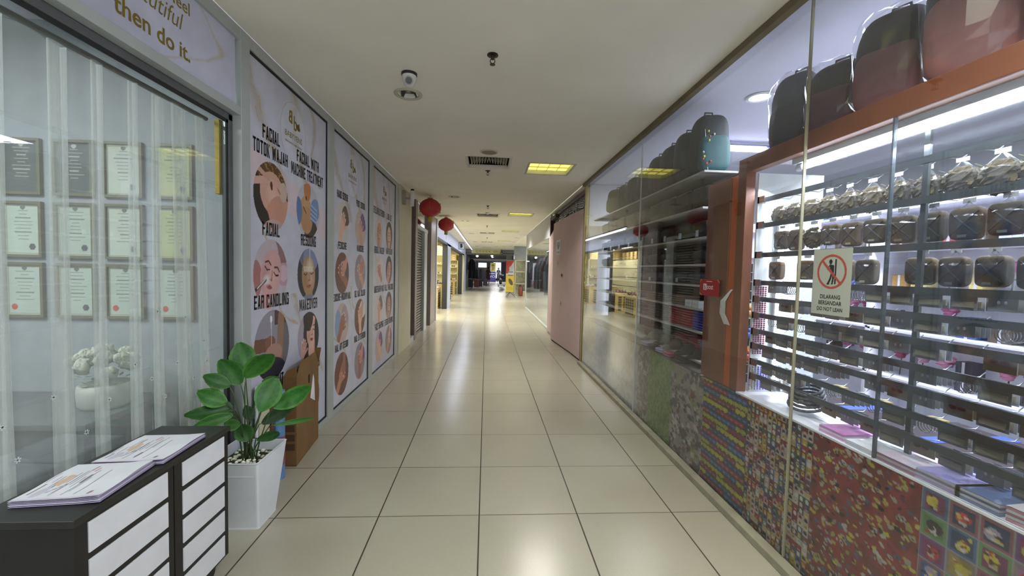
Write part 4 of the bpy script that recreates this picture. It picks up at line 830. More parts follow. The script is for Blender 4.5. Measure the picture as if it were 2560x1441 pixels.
def bo(p):
    w, h = p.w, p.h; p.line([(.0, h*.15), (.03, h*.0)], .006, 'b08a3a'); p.line([(0, h*.8), (.025, h)], .006, 'b08a3a'); p.line([(w-.03, h), (w, h*.8)], .006, 'b08a3a')
    p.rect(w*.2, h*.35, w*.36, h*.72, 'c9bcbc'); p.ell(w*.28, h*.47, .011, .010, '8a1f26'); p.ell(w*.28, h*.47, .005, .005, 'c9bcbc'); p.rect(w*.245, h*.5, w*.275, h*.66, '8a1f26')
t, p = sheet('payment_sticker', 'small red "boost" sticker on the glass in front of the timber frame', 'sticker', 2.60, 1.345, .25, .115, '8a1f26', .002, bo)
MB().text('oost', .052, (-.001, .25-.135, .062), (0, -1, 0), (0, 0, 1), .85, .004).build('lettering', mat('white_ink', 'd5c9c9', .5), t)
MB().box(-.001, .09, .098, -.0005, .16, .102).build('white_line', mat('white_ink'), t)
t = thing('cable_bundle', 'looped bundle of white cable ties hanging on the orange stile', 'cable', (1.572, 2.50, 1.26))
b = MB(); rg = random.Random(4)
for k in range(7): b.tube([(0.0+.001*k, .0+rg.uniform(-.01, .01), .14), (-.006, .05+.008*k, .06), (-.006, .05+.009*k, -.02), (0, .0+.01*k, -.09)], .0022, 5)
b.build('ties', WHT, t, smooth=True)
# ------------------------------------------------------------------ rails with hooks
RZ = [1.955, 1.80, 1.62, 1.45, 1.35, 1.25, 1.15, 1.06, .96, .87]
RAILM = mat('rail_steel', '6b7074', .4, .7, .1, 10)
rnames = ['top rail', 'second rail from the top', 'third rail from the top', 'fourth rail from the top', 'fifth rail from the top', 'sixth rail from the top', 'fourth rail from the bottom', 'third rail from the bottom', 'second rail from the bottom', 'bottom rail']
for k, z in enumerate(RZ):
    t = thing('hanging_rail', 'dark metal display rail behind the sliding glass, '+rnames[k], 'rail', (1.68, 0, z), 0, 'display rails')
    MB().box(-.004, .05, -.014, .008, 2.395, .014).build('bar', RAILM, t)
    b = MB(); b.box(-.03, 2.385, -.02, .012, 2.40, .02); b.box(-.03, 2.34, -.02, -.024, 2.40, .02); b.build('bracket', CHROME, t)
    hk = MB().tube([(.006, 0, .006), (.02, 0, .0), (.10, 0, -.004), (.125, 0, .014)], .0022, 5)
    for j in range(20):
        o = hk.build('hook', CHROME, t, smooth=True, loc=(0, .25+j*.108, 0)) if j == 0 else None
        if j == 0: h0 = o
        else: o = h0.copy(); COL.objects.link(o); o.location = (0, .25+j*.108, 0)
for y in (-.1, 1.48): struct('trim_%d' % (5 if y < 0 else 6), MB().box(1.70, y, .764, 1.712, y+.02, 2.12), RAILM)
# brown pouches in clear film hung in the three upper rows
def pouch(kind, name, label, cat, loc):
    t = thing(name, label, cat, loc, 0, 'brown pouches in the upper rows')
    if kind == 0:   # fluffy hair piece
        b = MB(); rg = random.Random(2)
        b.sell((0, 0, -.085), (.024, .052, .052), .8, .8, 26, 20, .35, 12, '4f4632', seed=3)
        for q in range(150):
            a, c_ = rg.uniform(-1, 1), rg.uniform(-1, 1); p0 = Vector((rg.uniform(-.02, .02), a*.045, -.085+c_*.045)); b.tube([p0, p0+Vector((rg.uniform(-.012, .012), rg.uniform(-.02, .02), rg.uniform(-.02, .02)))], .0016, 4, rg.choice(['6c6248', '4a4434', '847a5c', '35302a']))
        b.build('hair_piece', mat('fluffy', rough=.9, attr=True, var=.2, scale=60), t)
    else:
        b = MB(); b.sell((0, 0, -.082), (.018, .052, .055), .35, .4, 16, 10, .06, 6); b.build('pouch', mat('brown_pouch%d' % kind, ['', '5f5240', '6e5a42', '4f4638'][kind], .75, 0, .15, 30, .2), t, smooth=True)
        b = MB()
        for s_ in (-1, 1): b.tube([(-.0145, -s_*.043, -.121), (-.0180, -s_*.02, -.10), (-.0185, 0, -.082), (-.0180, s_*.02, -.064), (-.0145, s_*.043, -.043)], .0034, 6)
        b.build('cross_strap', mat('black_strap', '1f1d1c' if kind != 3 else '8a8478', .6), t)
        MB().box(-.0205, -.012, -.128, -.0195, .016, -.119).build('tag', mat('pouch_tag', '9aa090', .5), t)
    vs = []; fs = []
    for j in range(9):
        for i in range(13):
            a = 2*PI*i/12; z = -.145+.14*j/8; w_ = .062 if j < 6 else .062-.022*(j-5); d_ = .026 if 0 < j < 6 else .006
            vs.append((d_*math.cos(a)*(1+.15*math.sin(i*3+j)), w_*math.sin(a), z+.003*math.sin(i*2+j*3)))
    for j in range(8): fs += [(j*13+i, j*13+i+1, (j+1)*13+i+1, (j+1)*13+i) for i in range(12)]
    MB().add(vs, fs).build('plastic_wrap', FILM, t)
    MB().box(-.001, -.02, -.012, .001, .02, .004).build('header_card', mat('clear_card', 'b9bcc2', .3), t)
    return t
kinds = {0: 'fluffy brown hair piece', 1: 'dark brown pouch with black crossed straps', 2: 'tan pouch with black crossed straps', 3: 'brown pouch with pale crossed straps'}
protos = {}
rg = random.Random(11)
for row, (z, offs) in enumerate(((1.955, .0), (1.80, .03), (1.62, .0))):
    n = 0
    for j in range(18):
        y = 2.33-j*.116-offs
        if row == 2 and j in (1, 6): continue
        kd = 0 if row == 0 else (rg.choice([0, 1, 1]) if row == 1 and j < 3 else rg.choice([1, 1, 2, 3]))
        lab = kinds[kd]+', '+['top', 'second', 'third'][row]+' row, '+ORD[n]+' from the timber frame'
        loc = (1.745, y, z-.012)
        if kd not in protos: protos[kd] = pouch(kd, 'hair_piece' if kd == 0 else 'hanging_pouch', lab, 'hair piece' if kd == 0 else 'pouch', loc)
        else: dup(protos[kd], loc, rg.uniform(-.18, .18), lab, scale=(1, 1, 1+rg.uniform(-.05, .08)))
        n += 1
# small carded accessories on the seven lower rails
def card(kind, label, loc):
    names = ['hair_clip_card', 'earring_card', 'bangle_pack', 'ribbon_card']; t = thing(names[kind], label, ['hair clip', 'earrings', 'bangles', 'ribbon'][kind], loc, 0, 'carded accessories on the lower rails')
    W_ = mat('pack_white', 'c3c6d0', .35)
    if kind == 0:
        for q in range(3): MB().box(.014+q*.028, -.044, -.062, .016+q*.028, .044, -.004).build('card', W_ if q == 1 else mat('pack_grey', '7c7e84', .4), t)
        b = MB(); [b.box(.009+q*.028, -.036, -.052, .0138+q*.028, .034, -.03, c) for q, c in enumerate(('8a857c', 'b4ae9f', '66666c'))]; b.build('clip', paint(.4), t)
    elif kind == 1:
        for q in range(4): MB().box(.02+q*.022, -.038, -.058, .021+q*.022, .038, -.004).build('card', mat('card_grey', '8f9096', .5), t)
        b = MB(); [b.sell((.017+q*.018, s_*.009, -.028), (.003, .004, .006), 1, 1, 6, 5, 0, 1, '9a8a5c' if q % 2 else 'b9bcc4') for q in range(4) for s_ in (-1, 1)]; b.build('earring', paint(.25), t)
    elif kind == 2:
        b = MB(); [b.tube([(.03+q*.012, .026*math.cos(a), -.034+.026*math.sin(a)) for a in np.linspace(0, 2*PI, 15)], .0018, 4) for q in range(5)]; b.build('bangle', CHROME, t, smooth=True)
        MB().box(.02, -.03, -.012, .095, .03, -.004).build('header_card', mat('gold_card', '9a8848', .5), t)
    else:
        for q in range(2): MB().box(.025+q*.03, -.044, -.06, .03+q*.03, .044, -.006).build('card', mat('card_brown', '847a6c', .6), t)
        b = MB(); [b.sell((.022+q*.03, s_*.014, -.026), (.005, .013, .009), 1, 1, 8, 6) for q in range(2) for s_ in (-1, 1)]; b.build('bow', mat('bow_red', '5c3438', .5), t, smooth=True)
    return t
cp = {}; cn = ['white cards of dark hair clips', 'grey cards of small earrings', 'pack of thin silver bangles', 'brown cards with dusky red bows']
for row in range(3, 10):
    for j in range(20):
        y = .25+j*.108
        if y > 2.34 or (row*5+j*3) % 11 == 0: continue
        kd = [0, 1, 0, 2, 0, 3, 1][(j*3+row*2+(j//3)) % 7]
        lab = cn[kd]+' on the '+rnames[row].replace(' from the ', ' from ')+', '+ORD[19-j]+' from the frame'; loc = (1.68, y, RZ[row])
        if kd not in cp: cp[kd] = card(kd, lab, loc)
        else: dup(cp[kd], loc, rg.uniform(-.12, .12), lab)
# bead strands on the side panel
def strand(col, name_, x, z, n, r, label):
    t = thing('bead_strand', label, 'beads', (x, 2.404, z), 0, 'bead strands on the side panel')
    b = MB(); [b.sell((0, -.006, -.008-q*.0125), (r, r*.8, .0055), 1, 1, 7, 5) for q in range(n)]; b.build('beads', mat('bead_'+col, col, .25), t, smooth=True)
    MB().tube([(0, 0, 0), (0, -.005, -n*.0125)], .0012, 4).build('thread', WHT, t)
for k in range(5): strand('8c3a5c', 0, 1.668+k*.016, 1.43, 34, .0065, 'magenta bead strand on the upper side panel, '+ORD[k]+' from the glass')
for k in range(7): strand(['9a6a8c', '9c9a58', '7a7a98', '6a5ac0', '5a48b8', '6a5ac0', '7a6ac8'][k], 0, 1.655+k*.018, .93, 12, .006, ['pink', 'olive', 'grey', 'violet', 'deep violet', 'violet', 'pale violet'][k]+' bead strand on the lower side panel, '+ORD[k]+' from the glass')
for k in range(5): strand(['6a5a58', 'a39a88', 'b9b6ae', '8a7a5a', 'b0aea8', '9a9080'][k], 0, 1.815+k*.026, .92, 12, .008, ['brown', 'beige', 'pearl white', 'bronze', 'pearl grey', 'sand'][k]+' bead strand on the lower side panel beyond the vertical lamp')
# ------------------------------------------------------------------ notebooks on the white ledge
def nb(name, y, w, l, n, cols, label, rot=0, spiral=False):
    t = thing(name, label, 'notebook', (1.70, y, .765), rot, 'notebooks on the white ledge')
    for q in range(n):
        z = q*.009; o = ((q*37) % 5-2)*.0012; MB().box(-w/2+o, -l/2+o, z, w/2+o, l/2+o, z+.0075).build('pages', mat('page_white', 'd9d4de', .6) if q % 2 else mat('page_'+cols[1], cols[1], .5), t)
    p = Pic(w, l, .004, cols[0]); rg = random.Random(int(y*100))
    for q in range(14): p.ell(rg.uniform(0, w), rg.uniform(0, l), rg.uniform(.008, .03), rg.uniform(.005, .02), rg.choice(cols[1:]), rg.uniform(0, 3), al=.6)
    p.build('cover_print', (-w/2, -l/2, n*.009+.0003), (1, 0, 0), (0, 1, 0), paint(.3), t)
    if spiral:
        b = MB()
        for q in range(9): b.tube([(-w/2+.004+.006*math.cos(a), -l/2+.012+q*l/9.5, n*.009+.006*math.sin(a)) for a in np.linspace(0, 2*PI, 9)], .0015, 4)
        b.build('spiral', WHT, t)
nb('notebook', 1.735, .20, .13, 3, ('c58ac2', 'd39fd0', 'b27cb0'), 'flat plain pink notebook on the white ledge, farthest from the viewer')
nb('notebook_stack', 1.585, .21, .14, 2, ('d6dbe0', 'bcc4d0', 'e0e4e8'), 'thin white notebook beside the plain pink one on the ledge')
nb('notebook_stack', 1.44, .21, .15, 3, ('dccbd8', 'c98fae', 'b8c4d8'), 'white and pink patterned notebooks third along the ledge')
nb('notebook_stack', 1.295, .20, .14, 4, ('a9a4dc', 'c4b0dc', '7d78b8'), 'stack of lavender notebooks on the white ledge')
nb('notebook_stack', 1.18, .20, .12, 4, ('5a6a96', '7f90b8', 'a0b4d0'), 'stack of steel-blue notebooks on the white ledge')
nb('notebook_stack', 1.055, .19, .12, 5, ('d8cfd4', 'd59aa8', 'c8c0c8'), 'stack of white notebooks with pink scrawls on the ledge', .1)
nb('notebook_stack', .955, .19, .10, 4, ('d2c6cc', 'd5a0b4', '9a6a78'), 'stack of pink-edged notebooks with a floral cover nearest the spiral one', .15)
nb('spiral_notebook', .86, .18, .09, 2, ('b4bcb8', '7a8088', 'a8c4a0'), 'grey spiral notebook lying nearest the viewer on the ledge', .2, True)
# ------------------------------------------------------------------ shop interior behind the rails
def knit(x, y, w, l, h, col, label):
    t = thing('storage_drawer_unit', label, 'storage box', (x, y, 0)); MB().box(0, 0, 0, w, l, h).build('body', mat('unit_'+col, '2c2028', .8, 0, .15, 30, .2), t, bevel=.01)
    b = MB(); 
    for q in range(int(h/.03)): b.box(-.006, .01, q*.03+.01, 0, l-.01, q*.03+.026)
    b.build('ribbed_front', mat('rib_'+col, col, .7), t)
    p = Pic(.07, h-.02, .006, '3a52b0')
    for q in range(int(h/.11)): p.rect(.015, .02+q*.11, .055, .09+q*.11, 'a9b4d8'); p.rect(.021, .026+q*.11, .049, .084+q*.11, '3a52b0'); p.ell(.035, .055+q*.11, .011, .014, 'b9c0dc')
    p.build('blue_ribbon', (-.0075, l*.62, .01), (0, -1, 0), (0, 0, 1), paint(.5), t); MB().box(-.007, l*.62-.07, h, w, l*.62, h+.002).build('ribbon_top', mat('ribbon_blue', '3a52b0', .5), t)
knit(2.02, 1.45, .5, .52, .74, '7c2c3c', 'maroon ribbed unit with a blue patterned ribbon behind the ledge, middle one')
knit(2.02, .85, .5, .56, .72, '5a2a38', 'dark plum ribbed unit with a blue ribbon behind the ledge, nearest one')
knit(2.02, 2.02, .5, .5, .70, '35323c', 'charcoal ribbed unit with a blue ribbon behind the ledge, farthest one')
# white gondola wall with shelves and merchandise
WS = mat('gondola_white', 'e6e7f2', .5)
def gondola(x, y0, y1, label, face=-1):
    t = thing('gondola_shelf', label, 'shelf unit', (x, y0, 0)); l = y1-y0
    MB().box(0, 0, 0, .03, l, 2.1).build('back_panel', WS, t)
    for z in (.35, .75, 1.1, 1.4, 1.7, 2.0): MB().box(face*.28, 0, z, 0, l, z+.015).build('shelf', WS, t)
    for y in (0, l-.02): MB().box(face*.28, y, 0, 0, y+.02, 2.1).build('side', WS, t)
    return t
gondola(3.3, 1.5, 3.0, 'white shelf unit inside the shop, the one nearer the viewer')
gondola(3.35, 3.05, 4.6, 'white shelf unit inside the shop, the farther one')
rg = random.Random(21)
def flower(label, loc, col, s_):
    t = thing('artificial_flower', label, 'artificial flower', loc, 0, 'artificial flowers on the white shelves'); b = MB()
    for q in range(9): a = q*2.4; b.sell((.02*s_*math.cos(a)*q/4, .02*s_*math.sin(a)*q/4, .14+.006*q), (.035*s_, .03*s_, .014), 1, 1, 8, 6, .3, 4, seed=q)
    b.build('petals', mat('petal_'+col, col, .6), t, smooth=True); b = MB(); b.tube([(0, 0, 0), (.01, 0, .14)], .004)
    for q in range(4): a = q*1.6; b.sell((.035*math.cos(a), .035*math.sin(a), .09), (.03, .015, .006))
    b.build('stem_and_leaves', mat('fl_green', '3f5a42', .6), t); return t
def bottle(label, loc, col, h):
    t = thing('bottle', label, 'bottle', loc, 0, 'bottles on the white shelves'); MB().lathe([(0, 0), (.022, 0), (.024, .01), (.024, h*.7), (.01, h*.82), (.01, h*.86)], n=14).build('body', mat('btl_'+col, col, .3), t, smooth=True)
    MB().lathe([(0, h), (.013, h), (.013, h*.84), (0, h*.84)], n=14).build('cap', mat('cap_dark', '2c2c34', .4), t); return t
def gbox(label, loc, col, w, h):
    t = thing('gift_box', label, 'box', loc, 0, 'boxes on the white shelves'); MB().box(-.05, -w/2, 0, .05, w/2, h).build('body', mat('gb_'+col, col, .5), t, bevel=.003)
    MB().box(-.052, -.008, 0, -.05, .008, h).build('ribbon', mat('gb_rib', 'c9c4cc', .5), t); return t
shelfname = {.365: 'lowest', .765: 'second lowest', 1.115: 'third lowest', 1.415: 'fourth lowest', 1.715: 'second highest', 2.015: 'top'}
cnames = {'c05a8c': 'pink', 'a83c64': 'crimson', 'd08aa8': 'pale pink', '3c5a9c': 'blue', 'b0b4c8': 'silver', '9c7a3c': 'amber', '54483a': 'brown', '8a3038': 'red', '3c3c48': 'black', 'c8b468': 'yellow'}
cnt = {}
for z in (.765, 1.115, 1.415, 1.715, 2.015):
    for j in range(19):
        y = 1.6+j*.16; y += rg.uniform(-.02, .02)
        if abs(y-3.02) < .06: continue
        side = 'nearer' if y < 3.02 else 'farther'; kd = rg.choice(['f', 'f', 'b', 'g', 'g'])
        col = rg.choice(['c05a8c', 'a83c64', 'd08aa8']) if kd == 'f' else rg.choice(['3c5a9c', 'b0b4c8', '9c7a3c', '8a3038', '3c3c48', '54483a', 'c8b468'])
        nm = {'f': 'artificial flower', 'b': 'bottle', 'g': 'gift box'}[kd]; key = (z, side, kd, col); cnt[key] = cnt.get(key, 0)+1
        lab = cnames[col]+' '+nm+', '+shelfname[z]+' shelf of the '+side+' white unit, '+ORD[cnt[key]-1]+' of its colour'
        pos = (3.17 if y < 3.02 else 3.22, y, z)
        if kd == 'f': flower(lab, pos, col, rg.uniform(.8, 1.2))
        elif kd == 'b': bottle(lab, pos, col, rg.uniform(.12, .2))
        else: gbox(lab, pos, col, rg.uniform(.07, .12), rg.uniform(.08, .2))
# wire grid stand with toys between the side panel and the white units
t = thing('wire_grid_stand', 'black wire grid stand with hanging toys seen behind the side panel', 'display stand', (2.35, 3.55, 0))
b = MB()
for q in range(9): b.box(q*.08, 0, .5, q*.08+.005, .005, 1.6)
for q in range(14): b.box(0, -.002, .5+q*.085, .645, .003, .505+q*.085)
b.build('wire_grid', mat('grid_pale', 'b0b4bc', .4, .5), t); b = MB(); b.box(0, .01, 0, .03, .04, 1.6); b.box(.62, .01, 0, .65, .04, 1.6); b.box(-.02, -.2, 0, .67, .2, .03); b.build('frame', BLK, t)
MB().box(0, .012, .5, .645, .02, 1.6).build('dark_back', mat('grid_back', '25262c', .7), t)
rg = random.Random(31)
tn = ['amber', 'blue', 'red', 'green', 'cream', 'black']
for q in range(15):
    c = ['a8742c', '2c4a94', '94302c', '3c7a40', 'b8b090', '1e1e24'][q % 6]; x = 2.40+(q % 5)*.13; z = .70+(q//5)*.20
    t = thing('toy_pack', tn[q % 6]+' toy pack on the wire grid, '+['lower', 'middle', 'upper'][q//5]+' row, '+ORD[q % 5]+' from the left', 'toy', (x, 3.53, z), 0, 'toy packs on the wire grid')
    MB().box(-.045, -.012, 0, .045, .012, .14).build('card', mat('toycard_'+c, c, .5), t); b = MB(); b.sell((0, -.02, .05), (.03, .018, .03), .8, .8, 10, 8); b.sell((0, -.02, .10), (.02, .014, .018)); b.build('toy', mat('toy_'+tn[(q+2) % 6], ['a8742c', '2c4a94', '94302c', '3c7a40', 'b8b090', '1e1e24'][(q+2) % 6], .4), t, smooth=True)
# necklaces coil of grey tubes on the ledge corner
t = thing('hose_coil', 'coil of grey beaded bands lying at the far end of the white ledge', 'necklaces', (1.72, 2.02, .79)); b = MB()
for k in range(5): b.tube([(.07*math.cos(a)*(1-.08*k), .10*math.sin(a)*(1-.06*k), .02*k+.03*math.cos(a)+.03) for a in np.linspace(0, 2*PI, 22)], .008, 6)
b.build('bands', mat('band_grey', '5f6064', .5, .3, .4, 60), t, smooth=True)
# ceiling items inside the shop
t = thing('recessed_downlight', 'lit round downlight inside the accessory shop above the wrapped bags', 'downlight', (2.1, 3.09, CZ))
MB().lathe([(.075, -.001), (.10, -.003), (.10, -.008), (.075, -.010)], n=28).build('flange', WHT, t, smooth=True); MB().lathe([(0, -.002), (.078, -.004)], n=28).build('lens', mat('lit_lens', 'ffffff', emit='e8f4ff', es=3), t)
t = thing('ceiling_batten', 'short ceiling light bar inside the accessory shop behind the teal bag', 'tube light', (2.65, 4.15, 2.80))
MB().box(-.35, -.03, .03, .45, .03, .06).build('batten', mat('violet_batten', '6a6aa8', .5), t); MB().cyl((-.33, 0, .012), (.43, 0, .012), .016, 12).build('tube', TUBE, t)
MB().box(-.35, -.01, .06, .45, .01, .09).build('spacer', WHT, t)
# ------------------------------------------------------------------ bags on top of the display frame and on the shelf unit
def backpack(name, label, loc, r, col, rz=0, film=False, pocket=None, group=None, seed=1, sag=.04):
    t = thing(name, label, 'bag', loc, rz, group); m = mat('bag_'+col, col, .75, 0, .12, 14, .25); rx, ry, rz_ = r
    b = MB(); b.sell((0, 0, rz_), (rx, ry, rz_), .62, .62, 22, 16, sag, 5, seed=seed); b.build('body', m, t, smooth=True)
    b = MB(); b.sell((-rx*.70, 0, rz_*.66), (rx*.42, ry*.90, rz_*.60), .5, .5, 16, 10, .05, 4, seed=seed); b.build('front_pocket', mat('bag_'+(pocket or col), pocket or col, .7, 0, .1, 14, .2), t, smooth=True)
    b = MB(); b.tube([(-rx*1.0*math.cos(a)*.98, ry*.97*math.cos(a), rz_+rz_*.80*math.sin(a)) if 0 else (-rx*.55, ry*.92*math.cos(a), rz_*(1.02+.86*math.sin(a))) for a in np.linspace(0, PI, 14)], .006, 6); b.build('zip', BLK, t)
    b = MB(); b.tube([(rx*.2, -.035, 2*rz_*.97), (rx*.2, -.03, 2*rz_+.035), (rx*.2, .03, 2*rz_+.035), (rx*.2, .035, 2*rz_*.97)], .007, 6); b.build('handle', mat('black_strap'), t)
    for s_ in (-1, 1):
        b = MB(); b.tube([(rx*.7, s_*ry*.45, rz_*1.75), (rx*1.25, s_*ry*.5, rz_*1.2), (rx*1.2, s_*ry*.55, rz_*.6), (rx*.8, s_*ry*.6, rz_*.2)], .010, 6); b.build('shoulder_strap', mat('black_strap'), t)
    if film:
        b = MB(); b.sell((-.005, 0, rz_*1.03), (rx*1.24, ry*1.09, rz_*1.06), .7, .6, 26, 18, .10, 9, seed=seed+5); b.build('plastic_wrap', FILM, t)
    return t
TOP = 2.211
for k, (y, r, c, pk, nm) in enumerate(((2.30, (.10, .125, .23), '3c3c46', '34343e', 'dark grey-black'), (2.02, (.11, .125, .19), '2c2428', '5c3040', 'black and plum'), (1.73, (.12, .13, .23), '33272b', '7c484c', 'dusky red and black'), (1.42, (.13, .14, .26), '33302f', '84504e', 'large dusky pink and black'), (1.10, (.13, .14, .27), '4a2c34', '6a3a44', 'dark plum'))):
    backpack('wrapped_backpack', nm+' backpack in clear plastic on top of the timber frame', (1.80, y, TOP), r, c, .45, True, pk, 'wrapped backpacks on the timber frame', seed=k*4+2)
# shelf unit
SY0, SY1 = 3.05, 6.25
SHM = mat('shelf_board', '9d9a94', .5); SZ = [2.30, 2.02, 1.785, 1.575, 1.41, 1.225, 1.045, .815]
for k, z in enumerate(SZ):
    t = thing('bag_shelf', ['top', 'second from the top', 'third from the top', 'fourth from the top', 'middle', 'third lowest', 'second lowest', 'lowest'][k]+' pale shelf board holding '+['backpacks', 'shoulder bags', 'tagged black bags', 'ribbed bags', 'denim pouches', 'belt packs and cartons', 'folded cloths', 'caps'][k]+' behind the glass', 'shelf', (1.66, SY0, z))
    MB().box(0, 0 if z > 1.9 else -.08, -.016, .27, SY1-SY0, 0).build('board', SHM, t, bevel=.001)
    b = MB()
    for y in (.4, 1.5, 2.9): b.prism([(.27, -.016), (.12, -.016), (.27, -.055)], 'y', y, y+.008) if 0 else b.box(.24, y, -.04, .268, y+.01, -.016)
    b.build('bracket', ALUD, t)
t = thing('shelf_back_panel', 'dark back panel with metal uprights added behind the bag shelves for glass reflections', 'panel', (1.66, SY0, 0))
for y in (1.55, 3.17): MB().box(.273, y, .764, .278, y+.03, 2.30).build('upright', ALUD, t)
MB().box(.279, 0, .764, .29, SY1-SY0, 2.29).build('back_panel', mat('dark_backing', '2e3034', .7), t)  # dark sheet added so reflections show in the glass before it
rg = random.Random(41)
for k, (y, r, c, pk, nm, rz_) in enumerate(((3.26, (.13, .135, .245), '1d2226', '204a4e', 'black backpack with a teal front', 1.5), (3.56, (.12, .135, .225), '1c1f26', '20262e', 'navy black backpack', 1.4), (3.84, (.12, .135, .21), '1e1d20', '26242a', 'plain black backpack', 1.6), (4.13, (.12, .135, .20), '221b1e', '4a2430', 'black backpack with a wine front', 1.5), (4.47, (.12, .13, .17), '1c1f20', '24282a', 'charcoal slouching backpack', 1.3), (4.80, (.12, .13, .17), '202424', '2c3030', 'dark slate backpack', 1.5), (5.15, (.12, .13, .16), '2a2c24', '30322a', 'greenish black backpack', 1.5), (5.55, (.13, .13, .17), '4a4a30', '54543a', 'olive green backpack', .8))):
    backpack('backpack', nm+' on the top shelf behind the glass', (1.80, y, 2.30), r, c, rz_, False, pk, 'backpacks on the top shelf', seed=k*3+1)
t = thing('charm_string', 'string of small red, yellow and pale charms hanging off the teal backpack', 'charms', (1.68, 3.14, 2.32)); b = MB()
for q in range(16): b.sell((rg.uniform(-.0, .1), rg.uniform(-.03, .02), .30-q*.018), (.008, .008, .010), 1, 1, 7, 5, 0, 1, rg.choice(['a83a30', 'c0b040', 'b9c4c8', 'a0a8b0']))
b.build('charms', paint(.3), t, smooth=True); MB().tube([(.02, 0, .32), (.05, -.01, .0)], .002).build('cord', WHT, t)
def shoulder_bag(label, loc, col, w, h, tagc=None):
    t = thing('shoulder_bag', label, 'bag', loc, rg.uniform(-.08, .08), 'shoulder bags on the shelves'); m = mat('bag_'+col, col, .75, 0, .12, 14, .25)
    MB().sell((0, 0, h/2), (.07, w/2, h/2), .4, .5, 16, 10, .05, 5, seed=int(loc[1]*10)).build('body', m, t, smooth=True)
    MB().sell((-.045, 0, h*.62), (.035, w*.48, h*.30), .35, .4, 14, 8).build('flap', m, t, smooth=True)
    b = MB(); b.tube([(0, -w*.3, h*.9), (0, -w*.2, h*1.10), (0, w*.2, h*1.10), (0, w*.3, h*.9)], .007); b.build('handle', mat('black_strap'), t)
    if tagc: MB().box(-.086, -.02, h*.1, -.084, .025, h*.45).build('price_tag', mat('tag_'+tagc, tagc, .5), t)
def folded(label, loc, col, w, h, name='folded_cloth', cat='cloth', group='folded goods on the shelves'):
    t = thing(name, label, cat, loc, 0, group); n = max(2, int(h/.02))
    b = MB(); [b.sell((0, 0, h/n*(q+.5)), (.09, w/2, h/n*.52), .3, .6, 14, 6, .03, 3, seed=q) for q in range(n)]; b.build('folds', mat('cloth_'+col, col, .8, 0, .1, 20, .1), t, smooth=True)
def cap(label, loc, col, s_=1):
    t = thing('baseball_cap', label, 'cap', loc, rg.uniform(-.4, .4), 'caps on the lowest shelf'); m = mat('cap_'+col, col, .85, 0, .1, 20, .2); b = MB()
    vs = []; fs = []
    for i in range(8):
        a = PI/2*i/7
        for j in range(18): vs.append((.085*math.cos(a)*math.cos(2*PI*j/18), .075*math.cos(a)*math.sin(2*PI*j/18), .002+.085*math.sin(a)**.9))
    for i in range(7): fs += [(i*18+j, i*18+(j+1) % 18, (i+1)*18+(j+1) % 18, (i+1)*18+j) for j in range(18)]
    b.add(vs, fs).build('crown', m, t, smooth=True)
    vs = [(-.07-.075*math.cos(a)*f, .07*math.sin(a)*(1 if f else 1), .012-.018*f*math.cos(a)) for a in np.linspace(-PI/2, PI/2, 11) for f in (0, 1)]
    b = MB().add(vs, [(2*i, 2*i+1, 2*i+3, 2*i+2) for i in range(10)]); o = b.build('brim', m, t); so = o.modifiers.new('s', 'SOLIDIFY'); so.thickness = .004; so.offset = 1
    MB().sell((0, 0, .088), (.006, .006, .004)).build('button', m, t)
where = [(3.2, 'nearest the timber frame'), (3.5, 'second from the timber frame'), (3.8, 'third from the timber frame'), (4.1, 'fourth from the timber frame'), (4.45, 'fifth along'), (4.8, 'sixth along'), (5.15, 'seventh along'), (5.5, 'eighth along'), (5.85, 'ninth along')]
for y, w_ in where:
    shoulder_bag('black shoulder bag, second shelf from the top, '+w_, (1.79, y+.02, 2.02), '202124', .26, .19)
    shoulder_bag('black bag with pale tag, third shelf from the top, '+w_, (1.79, y, 1.785), '1d1e20', .25, .15, 'a3b4c4')
    shoulder_bag('dark ribbed bag, fourth shelf from the top, '+w_, (1.79, y, 1.575), '1b1d1f', .26, .12)
for k, (y, w_) in enumerate(where[:6]):
    shoulder_bag('slate-blue denim waist pouch on the middle shelf, '+w_, (1.78, y, 1.41), '3a4252', .25, .10, 'a9b0b8' if k % 2 else None)
    folded('rolled brown belt pack, third lowest shelf, '+w_, (1.78, y, 1.225), ['6c5a44', '7c6a5c', '5c4c3c'][k % 3], .24, .08) if k > 0 else None
for k, y in enumerate((3.12, 3.24)):
    t = thing('white_carton', 'small white carton on the third shelf from the bottom, '+['nearer', 'farther']+[] if 0 else 'small white carton on the third shelf from the bottom, '+['nearer the timber frame', 'behind the other carton'][k], 'box', (1.70, y, 1.226)); MB().box(-.03, -.05, 0, .05, .05, .055).build('carton', mat('carton_w', 'b4b8ba', .5), t, bevel=.002); MB().box(-.031, -.05, .026, .051, .05, .028).build('lid_line', mat('carton_line', '8c9092', .5), t)
for k, (y, c, nm) in enumerate(((3.12, '2c3aa0', 'blue'), (3.32, '9c2c34', 'red'), (3.56, '9c2c34', 'red'), (3.8, '3a2c26', 'dark brown'), (4.05, '5a5a58', 'grey'), (4.3, '4c3c30', 'brown'))):
    folded(nm+' folded cloth, second lowest shelf, '+where[k][1], (1.78, y, 1.045+.0), c, .21, .15)
    folded(nm+' folded bundle behind the caps, '+where[k][1], (1.85, y, .815), c, .2, .14)
for k, (y, c, nm) in enumerate(((3.12, '1a1a1c', 'black'), (3.33, '232325', 'faded black'), (3.55, '54483c', 'brown woven'), (3.80, '1c1d20', 'plain black'), (4.05, '5c5650', 'grey-brown'))):
    cap(nm+' cap on the lowest shelf, '+where[k][1], (1.76, y, .817), c)
